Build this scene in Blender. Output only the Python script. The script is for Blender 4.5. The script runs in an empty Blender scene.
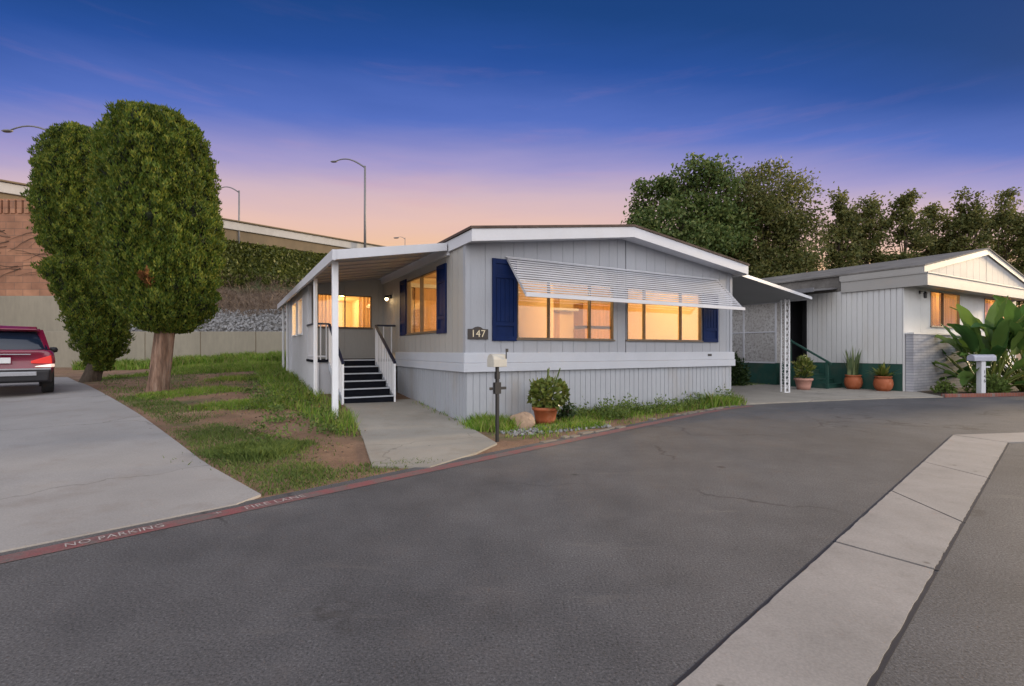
import bpy, bmesh, math, random
import numpy as np
from mathutils import Vector, Matrix
random.seed(7); rng = np.random.default_rng(7)
scene = bpy.context.scene
COL = scene.collection
R = math.radians
PI = math.pi

# ------------------------------------------------------------------ helpers
def tag(o, label=None, cat=None, group=None, kind=None):
    if label: o['label'] = label
    if cat: o['category'] = cat
    if group: o['group'] = group
    if kind: o['kind'] = kind
    return o

def empty(name, loc=(0, 0, 0), rz=0.0):
    o = bpy.data.objects.new(name, None)
    o.location = loc; o.rotation_euler = (0, 0, rz); o.empty_display_size = .2
    COL.objects.link(o)
    return o

def link(name, me, m, parent=None, smooth=False):
    o = bpy.data.objects.new(name, me); COL.objects.link(o)
    if m is not None: me.materials.append(m)
    if parent is not None: o.parent = parent
    if smooth:
        me.polygons.foreach_set('use_smooth', np.ones(len(me.polygons), dtype=bool))
    return o

class MB:
    """collects simple solids, links them as ONE mesh object"""
    def __init__(s): s.v = []; s.f = []; s.cut = []
    def add(s, vs, fs):
        b = len(s.v); s.cut.append((b, len(s.f))); s.v += [tuple(p) for p in vs]; s.f += [tuple(i + b for i in f) for f in fs]; return s
    def hexa(s, b, t):
        s.add(list(b) + list(t), [(3, 2, 1, 0), (4, 5, 6, 7), (0, 1, 5, 4), (1, 2, 6, 5), (2, 3, 7, 6), (3, 0, 4, 7)]); return s
    def box(s, p, q):
        x0, x1 = sorted((p[0], q[0])); y0, y1 = sorted((p[1], q[1])); z0, z1 = sorted((p[2], q[2]))
        return s.hexa([(x0, y0, z0), (x1, y0, z0), (x1, y1, z0), (x0, y1, z0)], [(x0, y0, z1), (x1, y0, z1), (x1, y1, z1), (x0, y1, z1)])
    def bar(s, p, q, w, h=None, up=(0, 0, 1)):
        h = h or w; p = Vector(p); q = Vector(q); d = (q - p).normalized()
        up = Vector(up)
        if abs(d.dot(up)) > .98: up = Vector((1, 0, 0))
        a = d.cross(up).normalized() * w / 2; b = a.cross(d).normalized() * h / 2
        return s.hexa([p - a - b, p + a - b, p + a + b, p - a + b], [q - a - b, q + a - b, q + a + b, q - a + b])
    def tube(s, pts, r, n=8, cap=True):
        pts = [Vector(p) for p in pts]; rs = r if hasattr(r, '__len__') else [r] * len(pts)
        rings = []; ref = None
        for i, p in enumerate(pts):
            d = (pts[min(i + 1, len(pts) - 1)] - pts[max(i - 1, 0)]).normalized()
            if ref is None: ref = Vector((0, 0, 1)) if abs(d.z) < .9 else Vector((1, 0, 0))
            a = d.cross(ref).normalized(); b = a.cross(d).normalized(); ref = b if abs(d.dot(b)) < .5 else ref
            rings.append([p + (a * math.cos(2 * PI * k / n) + b * math.sin(2 * PI * k / n)) * rs[i] for k in range(n)])
        vs = [v for g in rings for v in g]; fs = []
        for i in range(len(pts) - 1):
            for k in range(n):
                fs.append((i * n + k, i * n + (k + 1) % n, (i + 1) * n + (k + 1) % n, (i + 1) * n + k))
        if cap: fs.append(tuple(range(n - 1, -1, -1))); fs.append(tuple((len(pts) - 1) * n + k for k in range(n)))
        return s.add(vs, fs)
    def lathe(s, prof, n=24, c=(0, 0, 0)):
        vs = []; fs = []
        for r, z in prof:
            for k in range(n): vs.append((c[0] + r * math.cos(2 * PI * k / n), c[1] + r * math.sin(2 * PI * k / n), c[2] + z))
        for i in range(len(prof) - 1):
            for k in range(n): fs.append((i * n + k, i * n + (k + 1) % n, (i + 1) * n + (k + 1) % n, (i + 1) * n + k))
        return s.add(vs, fs)
    def prism(s, poly, off):
        off = Vector(off); a = [Vector(p) for p in poly]; n = len(a)
        return s.add(a + [p + off for p in a], [tuple(range(n - 1, -1, -1)), tuple(range(n, 2 * n))] + [(i, (i + 1) % n, n + (i + 1) % n, n + i) for i in range(n)])
    def each(s, name, m, parent=None, smooth=False, bevel=0):
        """one mesh object per solid"""
        ends = s.cut[1:] + [(len(s.v), len(s.f))]; out = []
        for (v0, f0), (v1, f1) in zip(s.cut, ends):
            q = MB(); q.add(s.v[v0:v1], [tuple(i - v0 for i in f) for f in s.f[f0:f1]]); out.append(q.build(name, m, parent, smooth, bevel))
        return out
    def build(s, name, m, parent=None, smooth=False, bevel=0):
        me = bpy.data.meshes.new(name); me.from_pydata(s.v, [], s.f)
        bm = bmesh.new(); bm.from_mesh(me); bmesh.ops.recalc_face_normals(bm, faces=bm.faces); bm.to_mesh(me); bm.free()
        o = link(name, me, m, parent, smooth)
        if bevel:
            md = o.modifiers.new('bevel', 'BEVEL'); md.width = bevel; md.segments = 2; md.limit_method = 'ANGLE'; md.angle_limit = R(40)
        return o

def soup(name, quads, m, parent=None, smooth=False):
    """(n,k,3) array of separate faces of k corners -> one mesh, fast"""
    n, k, _ = quads.shape
    me = bpy.data.meshes.new(name)
    me.vertices.add(n * k); me.vertices.foreach_set('co', quads.reshape(-1).astype(np.float32))
    me.loops.add(n * k); me.loops.foreach_set('vertex_index', np.arange(n * k, dtype=np.int32))
    me.polygons.add(n); me.polygons.foreach_set('loop_start', np.arange(0, n * k, k, dtype=np.int32))
    me.update(calc_edges=True); me.validate()
    return link(name, me, m, parent, smooth)

def unit(a): return a / np.maximum(np.linalg.norm(a, axis=-1, keepdims=True), 1e-9)

def leaf_quads(cent, length, width, direction=None, spread=1.0, fold=0.0):
    """diamond leaves with random roll about a direction"""
    n = len(cent)
    d = rng.normal(size=(n, 3))
    if direction is not None: d = unit(direction) + unit(d) * spread
    d = unit(d); q = unit(np.cross(d, rng.normal(size=(n, 3))))
    L = (length * rng.uniform(.65, 1.3, n))[:, None]; Wd = (width * rng.uniform(.7, 1.25, n))[:, None]
    return np.stack([cent, cent + d * L * .45 + q * Wd * .5, cent + d * L, cent + d * L * .45 - q * Wd * .5], 1)

# ------------------------------------------------------------------ materials
def new_mat(name):
    m = bpy.data.materials.new(name); m.use_nodes = True
    nt = m.node_tree; b = nt.nodes['Principled BSDF']
    return m, nt, b

def noise(nt, vec, scale, detail=4, rough=.55):
    n = nt.nodes.new('ShaderNodeTexNoise'); n.inputs['Scale'].default_value = scale
    n.inputs['Detail'].default_value = detail; n.inputs['Roughness'].default_value = rough
    if vec is not None: nt.links.new(vec, n.inputs['Vector'])
    return n.outputs['Fac']

def ramp(nt, fac, stops):
    r = nt.nodes.new('ShaderNodeValToRGB'); nt.links.new(fac, r.inputs['Fac'])
    e = r.color_ramp.elements
    while len(e) > 1: e.remove(e[-1])
    for i, (p, c) in enumerate(stops):
        k = e[0] if i == 0 else e.new(p)
        k.position = p; k.color = (c, c, c, 1) if not hasattr(c, '__len__') else (*c[:3], 1)
    return r.outputs['Color']

def mix(nt, fac, a, b, mode='MIX'):
    n = nt.nodes.new('ShaderNodeMix'); n.data_type = 'RGBA'; n.blend_type = mode
    for sock, v in ((n.inputs['Factor'], fac), (n.inputs['A'], a), (n.inputs['B'], b)):
        if hasattr(v, 'is_output'): nt.links.new(v, sock)
        elif hasattr(v, '__len__'): sock.default_value = (*v[:3], 1)
        else: sock.default_value = v
    return n.outputs['Result']

def mapped(nt, scale=(1, 1, 1), coord='Object', rot=(0, 0, 0)):
    tc = nt.nodes.new('ShaderNodeTexCoord'); mp = nt.nodes.new('ShaderNodeMapping')
    mp.inputs['Scale'].default_value = scale; mp.inputs['Rotation'].default_value = rot
    nt.links.new(tc.outputs[coord], mp.inputs['Vector']); return mp.outputs['Vector']

def bump(nt, b, h, strength=.3, dist=.02):
    n = nt.nodes.new('ShaderNodeBump'); n.inputs['Strength'].default_value = strength; n.inputs['Distance'].default_value = dist
    nt.links.new(h, n.inputs['Height']); nt.links.new(n.outputs['Normal'], b.inputs['Normal'])

def pmat(name, col, rough=.6, var=.12, scale=1.5, fine=.06, fscale=30, bmp=0, bscale=60, metal=0, dirt=None, stretch=(1, 1, 1), spec=.5, coat=0):
    m, nt, b = new_mat(name); v = mapped(nt, stretch)
    c = np.array(col)
    f = noise(nt, v, scale, 5)
    base = ramp(nt, f, [(.3, c * (1 - var)), (.7, np.minimum(c * (1 + var), 1))])
    f2 = noise(nt, v, fscale, 3)
    base = mix(nt, 1.0, base, ramp(nt, f2, [(.3, 1 - fine), (.7, 1 + fine * .0)]), 'MULTIPLY')
    if dirt:
        dcol, amt, dsc = dirt
        d = ramp(nt, noise(nt, v, dsc, 7, .65), [(.52, 0.0), (.75, amt)])
        base = mix(nt, d, base, dcol)
    nt.links.new(base, b.inputs['Base Color'])
    b.inputs['Roughness'].default_value = rough; b.inputs['Metallic'].default_value = metal
    b.inputs['Specular IOR Level'].default_value = spec; b.inputs['Coat Weight'].default_value = coat
    if bmp: bump(nt, b, noise(nt, v, bscale, 4), bmp)
    return m

def leafmat(name, cols, rough=.55, trans=.25, scale=.6):
    """colour differs from leaf to leaf (random per island) and in slow drifts across the crown"""
    m, nt, b = new_mat(name)
    g = nt.nodes.new('ShaderNodeNewGeometry')
    n = len(cols)
    c = ramp(nt, g.outputs['Random Per Island'], [(i / max(n - 1, 1), k) for i, k in enumerate(cols)])
    d = ramp(nt, noise(nt, mapped(nt), scale, 4), [(.3, .75), (.7, 1.15)])
    c = mix(nt, 1.0, c, d, 'MULTIPLY')
    nt.links.new(c, b.inputs['Base Color']); b.inputs['Roughness'].default_value = rough
    b.inputs['Specular IOR Level'].default_value = .3
    if trans:
        t = nt.nodes.new('ShaderNodeBsdfTranslucent'); nt.links.new(c, t.inputs['Color'])
        ms = nt.nodes.new('ShaderNodeMixShader'); ms.inputs['Fac'].default_value = trans
        nt.links.new(b.outputs['BSDF'], ms.inputs[1]); nt.links.new(t.outputs['BSDF'], ms.inputs[2])
        nt.links.new(ms.outputs['Shader'], nt.nodes['Material Output'].inputs['Surface'])
    return m

def glassmat(name, tint=(1, 1, 1), refl=.08):
    m, nt, b = new_mat(name)
    tr = nt.nodes.new('ShaderNodeBsdfTransparent'); tr.inputs['Color'].default_value = (*tint, 1)
    gl = nt.nodes.new('ShaderNodeBsdfGlossy'); gl.inputs['Roughness'].default_value = .03
    lw = nt.nodes.new('ShaderNodeLayerWeight'); lw.inputs['Blend'].default_value = .5
    ms = nt.nodes.new('ShaderNodeMixShader'); pw = nt.nodes.new('ShaderNodeMath'); pw.operation = 'POWER'; pw.inputs[1].default_value = 4.5
    nt.links.new(lw.outputs['Facing'], pw.inputs[0]); am = nt.nodes.new('ShaderNodeMath'); am.operation = 'MULTIPLY_ADD'; am.inputs[1].default_value = .55; am.inputs[2].default_value = .055
    nt.links.new(pw.outputs[0], am.inputs[0]); nt.links.new(am.outputs[0], ms.inputs['Fac'])
    nt.links.new(tr.outputs['BSDF'], ms.inputs[1]); nt.links.new(gl.outputs['BSDF'], ms.inputs[2])
    nt.links.new(ms.outputs['Shader'], nt.nodes['Material Output'].inputs['Surface'])
    return m

def emit(name, col, st):
    m, nt, b = new_mat(name)
    b.inputs['Base Color'].default_value = (.8, .8, .8, 1); b.inputs['Emission Color'].default_value = (*col, 1); b.inputs['Emission Strength'].default_value = st
    return m

M = {}
M['siding'] = pmat('painted siding', (.30, .315, .35), .55, .05, .8, .05, 25, .12, 50, stretch=(1, 1, .25), dirt=((.27, .26, .25), .35, 1.2))
M['siding_porch'] = pmat('porch siding', (.33, .32, .305), .6, .05, .8, .05, 25, .1, 50, stretch=(1, 1, .3))
M['skirt'] = pmat('skirting metal', (.33, .35, .39), .5, .06, 1.2, .06, 30, .08, 40, stretch=(1, 1, .3), dirt=((.27, .235, .19), .5, 1.6))
M['white'] = pmat('white paint', (.52, .53, .57), .5, .05, 1.5, .04, 30, .05, 60, dirt=((.5, .47, .42), .2, 2))
M['belt'] = pmat('belt paint', (.42, .445, .50), .5, .05, 1.5, .04, 30, .05, 60, dirt=((.5, .47, .42), .2, 2))
M['bright'] = pmat('fresh white paint', (.74, .75, .78), .5, .04, 1.5, .03, 30, .05, 60)
M['soffit'] = pmat('soffit paint', (.30, .31, .33), .6, .06, 1, .05, 20)
M['navy'] = pmat('navy paint', (.003, .014, .070), .55, .2, 3, .1, 40, .1, 50, stretch=(1, 1, .4), spec=.12)
M['tread'] = pmat('tread rubber', (.008, .009, .014), .85, .3, 6, .2, 60, .2, 120, spec=.12)
M['rail'] = pmat('dark rail', (.016, .018, .04), .4, .2, 6, .1, 60)
M['shingle'] = pmat('brown shingles', (.085, .055, .045), .9, .3, 3, .3, 14, .5, 25)
M['greyroof'] = pmat('grey roof', (.15, .14, .13), .85, .3, 1.2, .25, 10, .4, 25, dirt=((.06, .055, .05), .6, 1.0))
M['frame'] = pmat('bronze frame', (.12, .085, .055), .45, .1, 5, .05, 40)
M['glass'] = glassmat('window glass')
M['interior'] = pmat('cream interior', (.72, .58, .40), .8, .05, 1, .03, 20)
M['oak'] = pmat('oak', (.50, .30, .14), .6, .2, 2, .15, 20, stretch=(6, 6, .6))
M['curtain'] = pmat('curtain', (.70, .46, .24), .9, .12, 2, .1, 10, .3, 12, stretch=(5, 5, .2))
_m = M['curtain']; _nt = _m.node_tree; _b = _nt.nodes['Principled BSDF']; _t = _nt.nodes.new('ShaderNodeBsdfTranslucent'); _t.inputs['Color'].default_value = (.8, .6, .38, 1)
_x = _nt.nodes.new('ShaderNodeMixShader'); _x.inputs['Fac'].default_value = .5; _nt.links.new(_b.outputs['BSDF'], _x.inputs[1]); _nt.links.new(_t.outputs['BSDF'], _x.inputs[2]); _nt.links.new(_x.outputs['Shader'], _nt.nodes['Material Output'].inputs['Surface'])
M['louver'] = pmat('aluminium louver', (.40, .41, .45), .45, .08, 2, .05, 30, dirt=((.4, .37, .33), .3, 3))
M['lamp_on'] = emit('lit lamp glass', (1, .72, .38), 14)
M['ceil_on'] = emit('lit ceiling lamp', (1, .62, .25), 9)
M['blackmetal'] = pmat('black metal', (.012, .012, .014), .45, .2, 8, .1, 60)
M['cream'] = pmat('cream metal', (.42, .405, .36), .5, .1, 4, .06, 40, dirt=((.3, .2, .12), .35, 9))
M['plaque'] = pmat('plaque', (.028, .022, .02), .5, .2, 10, .1, 60)
M['numeral'] = pmat('numeral', (.60, .52, .36), .5, .1, 10)
M['concrete'] = None
M['green'] = pmat('green paint', (.012, .06, .047), .55, .2, 1.5, .12, 30, .1, 50, dirt=((.09, .075, .05), .4, 1.8))
M['nbwhite'] = pmat('white siding', (.52, .525, .53), .55, .06, 1, .05, 30, .1, 50, stretch=(1, 1, .3), dirt=((.42, .38, .32), .3, 1.5))
M['nbcream'] = pmat('cream trim', (.30, .292, .28), .55, .07, 1.2, .05, 30, .1, 50, dirt=((.38, .32, .26), .3, 1.6))
M['gablepaint'] = pmat('gable paint', (.30, .30, .305), .6, .06, 1, .05, 30, .1, 50, dirt=((.24, .22, .2), .4, 1.5))
M['terracotta'] = pmat('terracotta', (.33, .085, .028), .7, .2, 6, .12, 40, .15, 60, dirt=((.4, .26, .19), .35, 6))
M['pinkpot'] = pmat('pink clay', (.46, .24, .19), .75, .12, 6, .1, 40, .15, 60)
M['soil'] = pmat('soil', (.03, .02, .014), .95, .3, 20, .3, 80, .6, 60)
M['rock'] = pmat('rock', (.34, .235, .16), .9, .25, 5, .2, 25, .8, 14)
M['pebble'] = pmat('pebbles', (.25, .25, .255), .8, .3, 12, .2, 30)
M['bark'] = pmat('bark', (.21, .125, .085), .95, .5, 2.2, .4, 9, 1.0, 9, stretch=(5, 5, .5), dirt=((.36, .27, .21), .8, 2.4))
M['darkbark'] = pmat('dark bark', (.07, .05, .035), .95, .3, 5, .3, 18, .8, 14, stretch=(4, 4, .7))
M['galv'] = pmat('galvanised steel', (.16, .16, .17), .5, .1, 3, .06, 40, metal=.3)
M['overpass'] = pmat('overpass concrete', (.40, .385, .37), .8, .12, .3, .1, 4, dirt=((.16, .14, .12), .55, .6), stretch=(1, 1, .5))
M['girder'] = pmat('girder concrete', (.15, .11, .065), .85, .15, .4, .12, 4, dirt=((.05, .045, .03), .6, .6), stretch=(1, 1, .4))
M['wallconc'] = pmat('wall concrete', (.25, .225, .175), .85, .12, .5, .12, 6, .2, 20, dirt=((.13, .115, .09), .5, .7), stretch=(1, 1, .3))
M['carpaint'] = pmat('wine red paint', (.19, .008, .038), .28, .06, 2, .02, 30, coat=.6)
M['carblack'] = pmat('black plastic', (.018, .018, .022), .5, .15, 8, .08, 60)
M['carglass'] = pmat('dark car glass', (.012, .02, .04), .08, .1, 2)
M['silver'] = pmat('silver trim', (.32, .33, .36), .3, .06, 6, metal=.7)
M['tyre'] = pmat('tyre', (.015, .015, .016), .85, .2, 12, .2, 80)
M['plate'] = pmat('plate white', (.66, .66, .68), .45, .05, 8)
M['redlens'] = emit('lit tail lamp', (1, .03, .015), .55)
M['redlens'].node_tree.nodes['Principled BSDF'].inputs['Base Color'].default_value = (.25, .01, .01, 1)
M['whitelens'] = emit('lit clear lens', (1, .62, .45), .75) if True else pmat('clear lens', (.75, .60, .5), .15, .05, 8)
M['mailgrey'] = pmat('grey mailbox', (.32, .33, .40), .45, .1, 6, .06, 40)

def asphalt():
    m, nt, b = new_mat('worn asphalt'); v = mapped(nt)
    sp = noise(nt, v, 75, 3, .75); big = noise(nt, v, .22, 5, .62); mid = noise(nt, v, 1.7, 7, .7)
    c = ramp(nt, big, [(.32, (.056, .055, .059)), (.46, (.073, .072, .077)), (.56, (.088, .086, .090)), (.70, (.110, .106, .106))])
    c = mix(nt, 1.0, c, ramp(nt, mid, [(.28, .78), (.72, 1.2)]), 'MULTIPLY')
    c = mix(nt, 1.0, c, ramp(nt, sp, [(.30, .30), (.48, .95), (.58, 1.15), (.72, 2.1)]), 'MULTIPLY')
    for scl, lo, hi, colr in ((60, .06, .13, (.24, .22, .205)), (34, .045, .085, (.028, .026, .026))):
        vs = nt.nodes.new('ShaderNodeTexVoronoi'); vs.inputs['Scale'].default_value = scl; nt.links.new(v, vs.inputs['Vector'])
        c = mix(nt, ramp(nt, vs.outputs['Distance'], [(lo, .6), (hi, 0.0)]), c, colr)
    # rubbed pale scuffs along the driving line, brown stains, oil drips
    vr = mapped(nt, (1.0, 3.6, 1), rot=(0, 0, R(-45)))
    c = mix(nt, ramp(nt, noise(nt, vr, .8, 8, .75), [(.58, 0.0), (.78, .42)]), c, (.18, .162, .148))
    c = mix(nt, ramp(nt, noise(nt, mapped(nt, (1, 1, 1), rot=(0, 0, .9)), .5, 6, .65), [(.57, 0.0), (.75, .35)]), c, (.100, .080, .070))
    c = mix(nt, ramp(nt, noise(nt, mapped(nt, (1, 1, 1), rot=(0, 0, .5)), .75, 7, .65), [(.56, 0.0), (.74, .32)]), c, (.043, .041, .042))
    vo = nt.nodes.new('ShaderNodeTexVoronoi'); vo.inputs['Scale'].default_value = 1.1; nt.links.new(v, vo.inputs['Vector'])
    c = mix(nt, ramp(nt, vo.outputs['Distance'], [(.03, .8), (.07, 0.0)]), c, (.025, .023, .023))
    # cracks
    w = nt.nodes.new('ShaderNodeTexVoronoi'); w.feature = 'DISTANCE_TO_EDGE'; w.inputs['Scale'].default_value = .33
    vv = nt.nodes.new('ShaderNodeVectorMath'); vv.operation = 'ADD'; nn = nt.nodes.new('ShaderNodeTexNoise'); nn.inputs['Scale'].default_value = 1.6; nn.inputs['Detail'].default_value = 6
    nt.links.new(v, nn.inputs['Vector']); nt.links.new(v, vv.inputs[0]); nt.links.new(nn.outputs['Color'], vv.inputs[1]); nt.links.new(vv.outputs[0], w.inputs['Vector'])
    gate = ramp(nt, noise(nt, v, .5, 2), [(.45, 0.0), (.55, .75)])
    ck = mix(nt, 1.0, ramp(nt, w.outputs['Distance'], [(.003, 1.0), (.010, 0.0)]), gate, 'MULTIPLY')
    c = mix(nt, ck, c, (.03, .028, .028))
    nt.links.new(c, b.inputs['Base Color']); b.inputs['Roughness'].default_value = .82; b.inputs['Specular IOR Level'].default_value = .35
    bump(nt, b, sp, .55, .006)
    return m
M['asphalt'] = asphalt()

def concrete(name, a, bcol, stain, sc=.5, crack=.6, spot=1.35):
    m, nt, b = new_mat(name); v = mapped(nt)
    c = ramp(nt, noise(nt, v, sc, 6, .6), [(.3, a), (.7, bcol)])
    c = mix(nt, ramp(nt, noise(nt, v, sc * 2.6, 7, .7), [(.52, 0.0), (.72, .5)]), c, stain)
    c = mix(nt, 1.0, c, ramp(nt, noise(nt, v, 70, 3, .7), [(.35, .86), (.65, 1.06)]), 'MULTIPLY')
    vs = nt.nodes.new('ShaderNodeTexVoronoi'); vs.inputs['Scale'].default_value = spot; nt.links.new(v, vs.inputs['Vector'])
    c = mix(nt, ramp(nt, vs.outputs['Distance'], [(.018 * spot / 1.35, .7), (.034 * spot / 1.35, 0.0)]), c, (.07, .06, .05))
    w = nt.nodes.new('ShaderNodeTexVoronoi'); w.feature = 'DISTANCE_TO_EDGE'; w.inputs['Scale'].default_value = .22
    vv = nt.nodes.new('ShaderNodeVectorMath'); vv.operation = 'ADD'; nn = nt.nodes.new('ShaderNodeTexNoise'); nn.inputs['Scale'].default_value = 1.2; nn.inputs['Detail'].default_value = 6
    nt.links.new(v, nn.inputs['Vector']); nt.links.new(v, vv.inputs[0]); nt.links.new(nn.outputs['Color'], vv.inputs[1]); nt.links.new(vv.outputs[0], w.inputs['Vector'])
    c = mix(nt, ramp(nt, w.outputs['Distance'], [(.001, crack), (.0035, 0.0)]), c, (.1, .085, .075))
    nt.links.new(c, b.inputs['Base Color']); b.inputs['Roughness'].default_value = .8
    bump(nt, b, noise(nt, v, 60, 4), .2, .006)
    return m
M['driveway'] = concrete('driveway concrete', (.225, .215, .21), (.30, .288, .28), (.185, .155, .135), .6)
M['pad'] = concrete('pad concrete', (.22, .205, .18), (.30, .28, .245), (.175, .145, .11), .8)
M['kerb'] = concrete('old kerb concrete', (.13, .11, .09), (.20, .17, .14), (.10, .08, .06), 1.5)
M['gutter'] = concrete('gutter concrete', (.205, .192, .183), (.275, .255, .243), (.165, .15, .14), 1.6, 0.0, 3.2)

def lawn():
    m, nt, b = new_mat('dirt and thin grass'); v = mapped(nt)
    dirt = ramp(nt, noise(nt, v, 1.6, 7, .65), [(.3, (.13, .070, .042)), (.55, (.215, .125, .075)), (.75, (.29, .19, .12))])
    gr = ramp(nt, noise(nt, v, 9, 5, .7), [(.3, (.030, .045, .012)), (.7, (.07, .10, .025))])
    f = ramp(nt, noise(nt, v, .55, 6, .6), [(.36, .7), (.48, .0)])
    c = mix(nt, f, dirt, gr)
    c = mix(nt, 1.0, c, ramp(nt, noise(nt, v, 45, 3, .7), [(.3, .7), (.7, 1.2)]), 'MULTIPLY')
    nt.links.new(c, b.inputs['Base Color']); b.inputs['Roughness'].default_value = .95
    bump(nt, b, noise(nt, v, 14, 6, .7), .7, .05)
    return m
M['lawn'] = lawn()

def paint_stripe():
    m, nt, b = new_mat('worn red paint'); v = mapped(nt)
    worn = ramp(nt, noise(nt, v, 5, 8, .72), [(.40, .12), (.62, .9)])
    c = mix(nt, worn, (.21, .058, .062), (.11, .10, .095))
    c = mix(nt, 1.0, c, ramp(nt, noise(nt, v, 110, 3, .7), [(.35, .7), (.65, 1.15)]), 'MULTIPLY')
    nt.links.new(c, b.inputs['Base Color']); b.inputs['Roughness'].default_value = .75
    return m
M['redpaint'] = paint_stripe()

def brick(name, c1, c2, mort, scale, coord_rot=(R(90), 0, 0), rowh=.25, bw=.5, bumpst=.4, msize=.02):
    m, nt, b = new_mat(name); v = mapped(nt, (1, 1, 1), rot=coord_rot)
    t = nt.nodes.new('ShaderNodeTexBrick'); nt.links.new(v, t.inputs['Vector'])
    t.inputs['Color1'].default_value = (*c1, 1); t.inputs['Color2'].default_value = (*c2, 1); t.inputs['Mortar'].default_value = (*mort, 1)
    t.inputs['Scale'].default_value = scale; t.inputs['Row Height'].default_value = rowh; t.inputs['Brick Width'].default_value = bw; t.inputs['Mortar Size'].default_value = msize
    c = mix(nt, 1.0, t.outputs['Color'], ramp(nt, noise(nt, v, 1.2, 6), [(.3, .72), (.7, 1.15)]), 'MULTIPLY')
    nt.links.new(c, b.inputs['Base Color']); b.inputs['Roughness'].default_value = .85
    n = nt.nodes.new('ShaderNodeBump'); n.inputs['Strength'].default_value = bumpst; n.inputs['Distance'].default_value = .02; n.invert = True
    nt.links.new(t.outputs['Fac'], n.inputs['Height']); nt.links.new(n.outputs['Normal'], b.inputs['Normal'])
    return m
M['orangebrick'] = brick('orange block', (.36, .18, .105), (.26, .125, .075), (.17, .10, .07), 1.0, rowh=.4, bw=1.0, msize=.015)
M['whitebrick'] = brick('painted brick', (.36, .365, .40), (.30, .305, .34), (.22, .22, .25), 1.0, rowh=.09, bw=.42, msize=.01)
M['redbrick'] = brick('edging brick', (.22, .07, .045), (.17, .055, .04), (.16, .13, .12), 1.0, coord_rot=(0, 0, 0), rowh=.2, bw=.1, msize=.008)

def slope_mat():
    m, nt, b = new_mat('embankment'); v = mapped(nt)
    tc = nt.nodes.new('ShaderNodeTexCoord'); sx = nt.nodes.new('ShaderNodeSeparateXYZ'); nt.links.new(tc.outputs['Object'], sx.inputs[0])
    ad = nt.nodes.new('ShaderNodeMath'); ad.operation = 'MULTIPLY_ADD'
    nt.links.new(noise(nt, v, .5, 6), ad.inputs[0]); ad.inputs[1].default_value = 1.6; nt.links.new(sx.outputs['Z'], ad.inputs[2])
    mr = nt.nodes.new('ShaderNodeMapRange'); mr.inputs['From Min'].default_value = 2; mr.inputs['From Max'].default_value = 12; nt.links.new(ad.outputs[0], mr.inputs['Value'])
    vo = nt.nodes.new('ShaderNodeTexVoronoi'); vo.inputs['Scale'].default_value = 5; nt.links.new(v, vo.inputs['Vector'])
    rub = ramp(nt, vo.outputs['Distance'], [(.1, (.24, .235, .235)), (.45, (.15, .145, .14)), (.7, (.06, .055, .05))])
    brn = ramp(nt, noise(nt, v, 1.5, 7, .7), [(.3, (.075, .05, .035)), (.7, (.19, .135, .095))])
    grn = ramp(nt, noise(nt, v, 2.5, 6, .7), [(.3, (.018, .03, .006)), (.7, (.07, .09, .02))])
    c = mix(nt, ramp(nt, mr.outputs['Result'], [(.22, 0.0), (.26, 1.0)]), rub, brn)
    c = mix(nt, ramp(nt, mr.outputs['Result'], [(.40, 0.0), (.46, 1.0)]), c, grn)
    nt.links.new(c, b.inputs['Base Color']); b.inputs['Roughness'].default_value = .95
    bump(nt, b, noise(nt, v, 3, 7, .7), 1.0, .25)
    return m
M['slope'] = slope_mat()

def mottled():
    m, nt, b = new_mat('sun bleached mesh screen'); v = mapped(nt)
    c = ramp(nt, noise(nt, v, 14, 6, .75), [(.38, (.20, .19, .18)), (.48, (.36, .35, .345)), (.66, (.50, .50, .50))])
    c = mix(nt, ramp(nt, noise(nt, v, 1.2, 4), [(.4, 0.0), (.7, .5)]), c, (.33, .315, .30))
    nt.links.new(c, b.inputs['Base Color']); b.inputs['Roughness'].default_value = .9
    return m
M['screen'] = mottled()

M['cypress'] = leafmat('cypress spray', [(.045, .085, .012), (.075, .125, .015), (.13, .17, .020), (.22, .225, .030)], .6, .35, 1.6)
M['core'] = pmat('crown gap shade', (.012, .018, .006), .95, .3, 4)  # near-black so the gaps in the crown read as shade
M['deadspray'] = leafmat('dry spray', [(.17, .07, .025), (.24, .11, .04)], .8, .1)
M['treeleaf'] = leafmat('tree leaf', [(.06, .10, .028), (.09, .14, .038), (.13, .175, .046), (.19, .21, .065)], .5, .4, .35)
M['olivleaf'] = leafmat('olive leaf', [(.07, .09, .028), (.105, .122, .035), (.15, .155, .046), (.21, .19, .058)], .55, .45, .4)
M['grass'] = leafmat('grass blades', [(.08, .18, .02), (.13, .25, .025), (.19, .31, .035), (.25, .31, .05), (.33, .29, .13)], .6, .3, .8)
M['clover'] = leafmat('low weeds', [(.07, .11, .026), (.10, .155, .033), (.15, .20, .045)], .6, .25, 1.0)
M['ivy'] = leafmat('ivy leaves', [(.035, .048, .009), (.06, .075, .014), (.09, .105, .02), (.14, .15, .035)], .5, .25, .4)
M['twig'] = leafmat('dry brush', [(.06, .04, .028), (.12, .085, .06), (.19, .14, .10)], .9, 0, .5)
M['jade'] = leafmat('jade leaves', [(.07, .105, .02), (.12, .155, .03), (.20, .20, .05)], .35, .1, 3)
M['snake'] = leafmat('snake plant', [(.05, .08, .035), (.10, .14, .06), (.16, .19, .09)], .45, .05, 4)
M['banana'] = leafmat('paddle leaves', [(.045, .11, .03), (.07, .15, .036), (.11, .19, .042), (.16, .24, .055)], .38, .4, .8)
M['shrub'] = leafmat('shrub leaves', [(.012, .028, .008), (.025, .05, .014), (.045, .075, .02)], .5, .2, 2)
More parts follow.
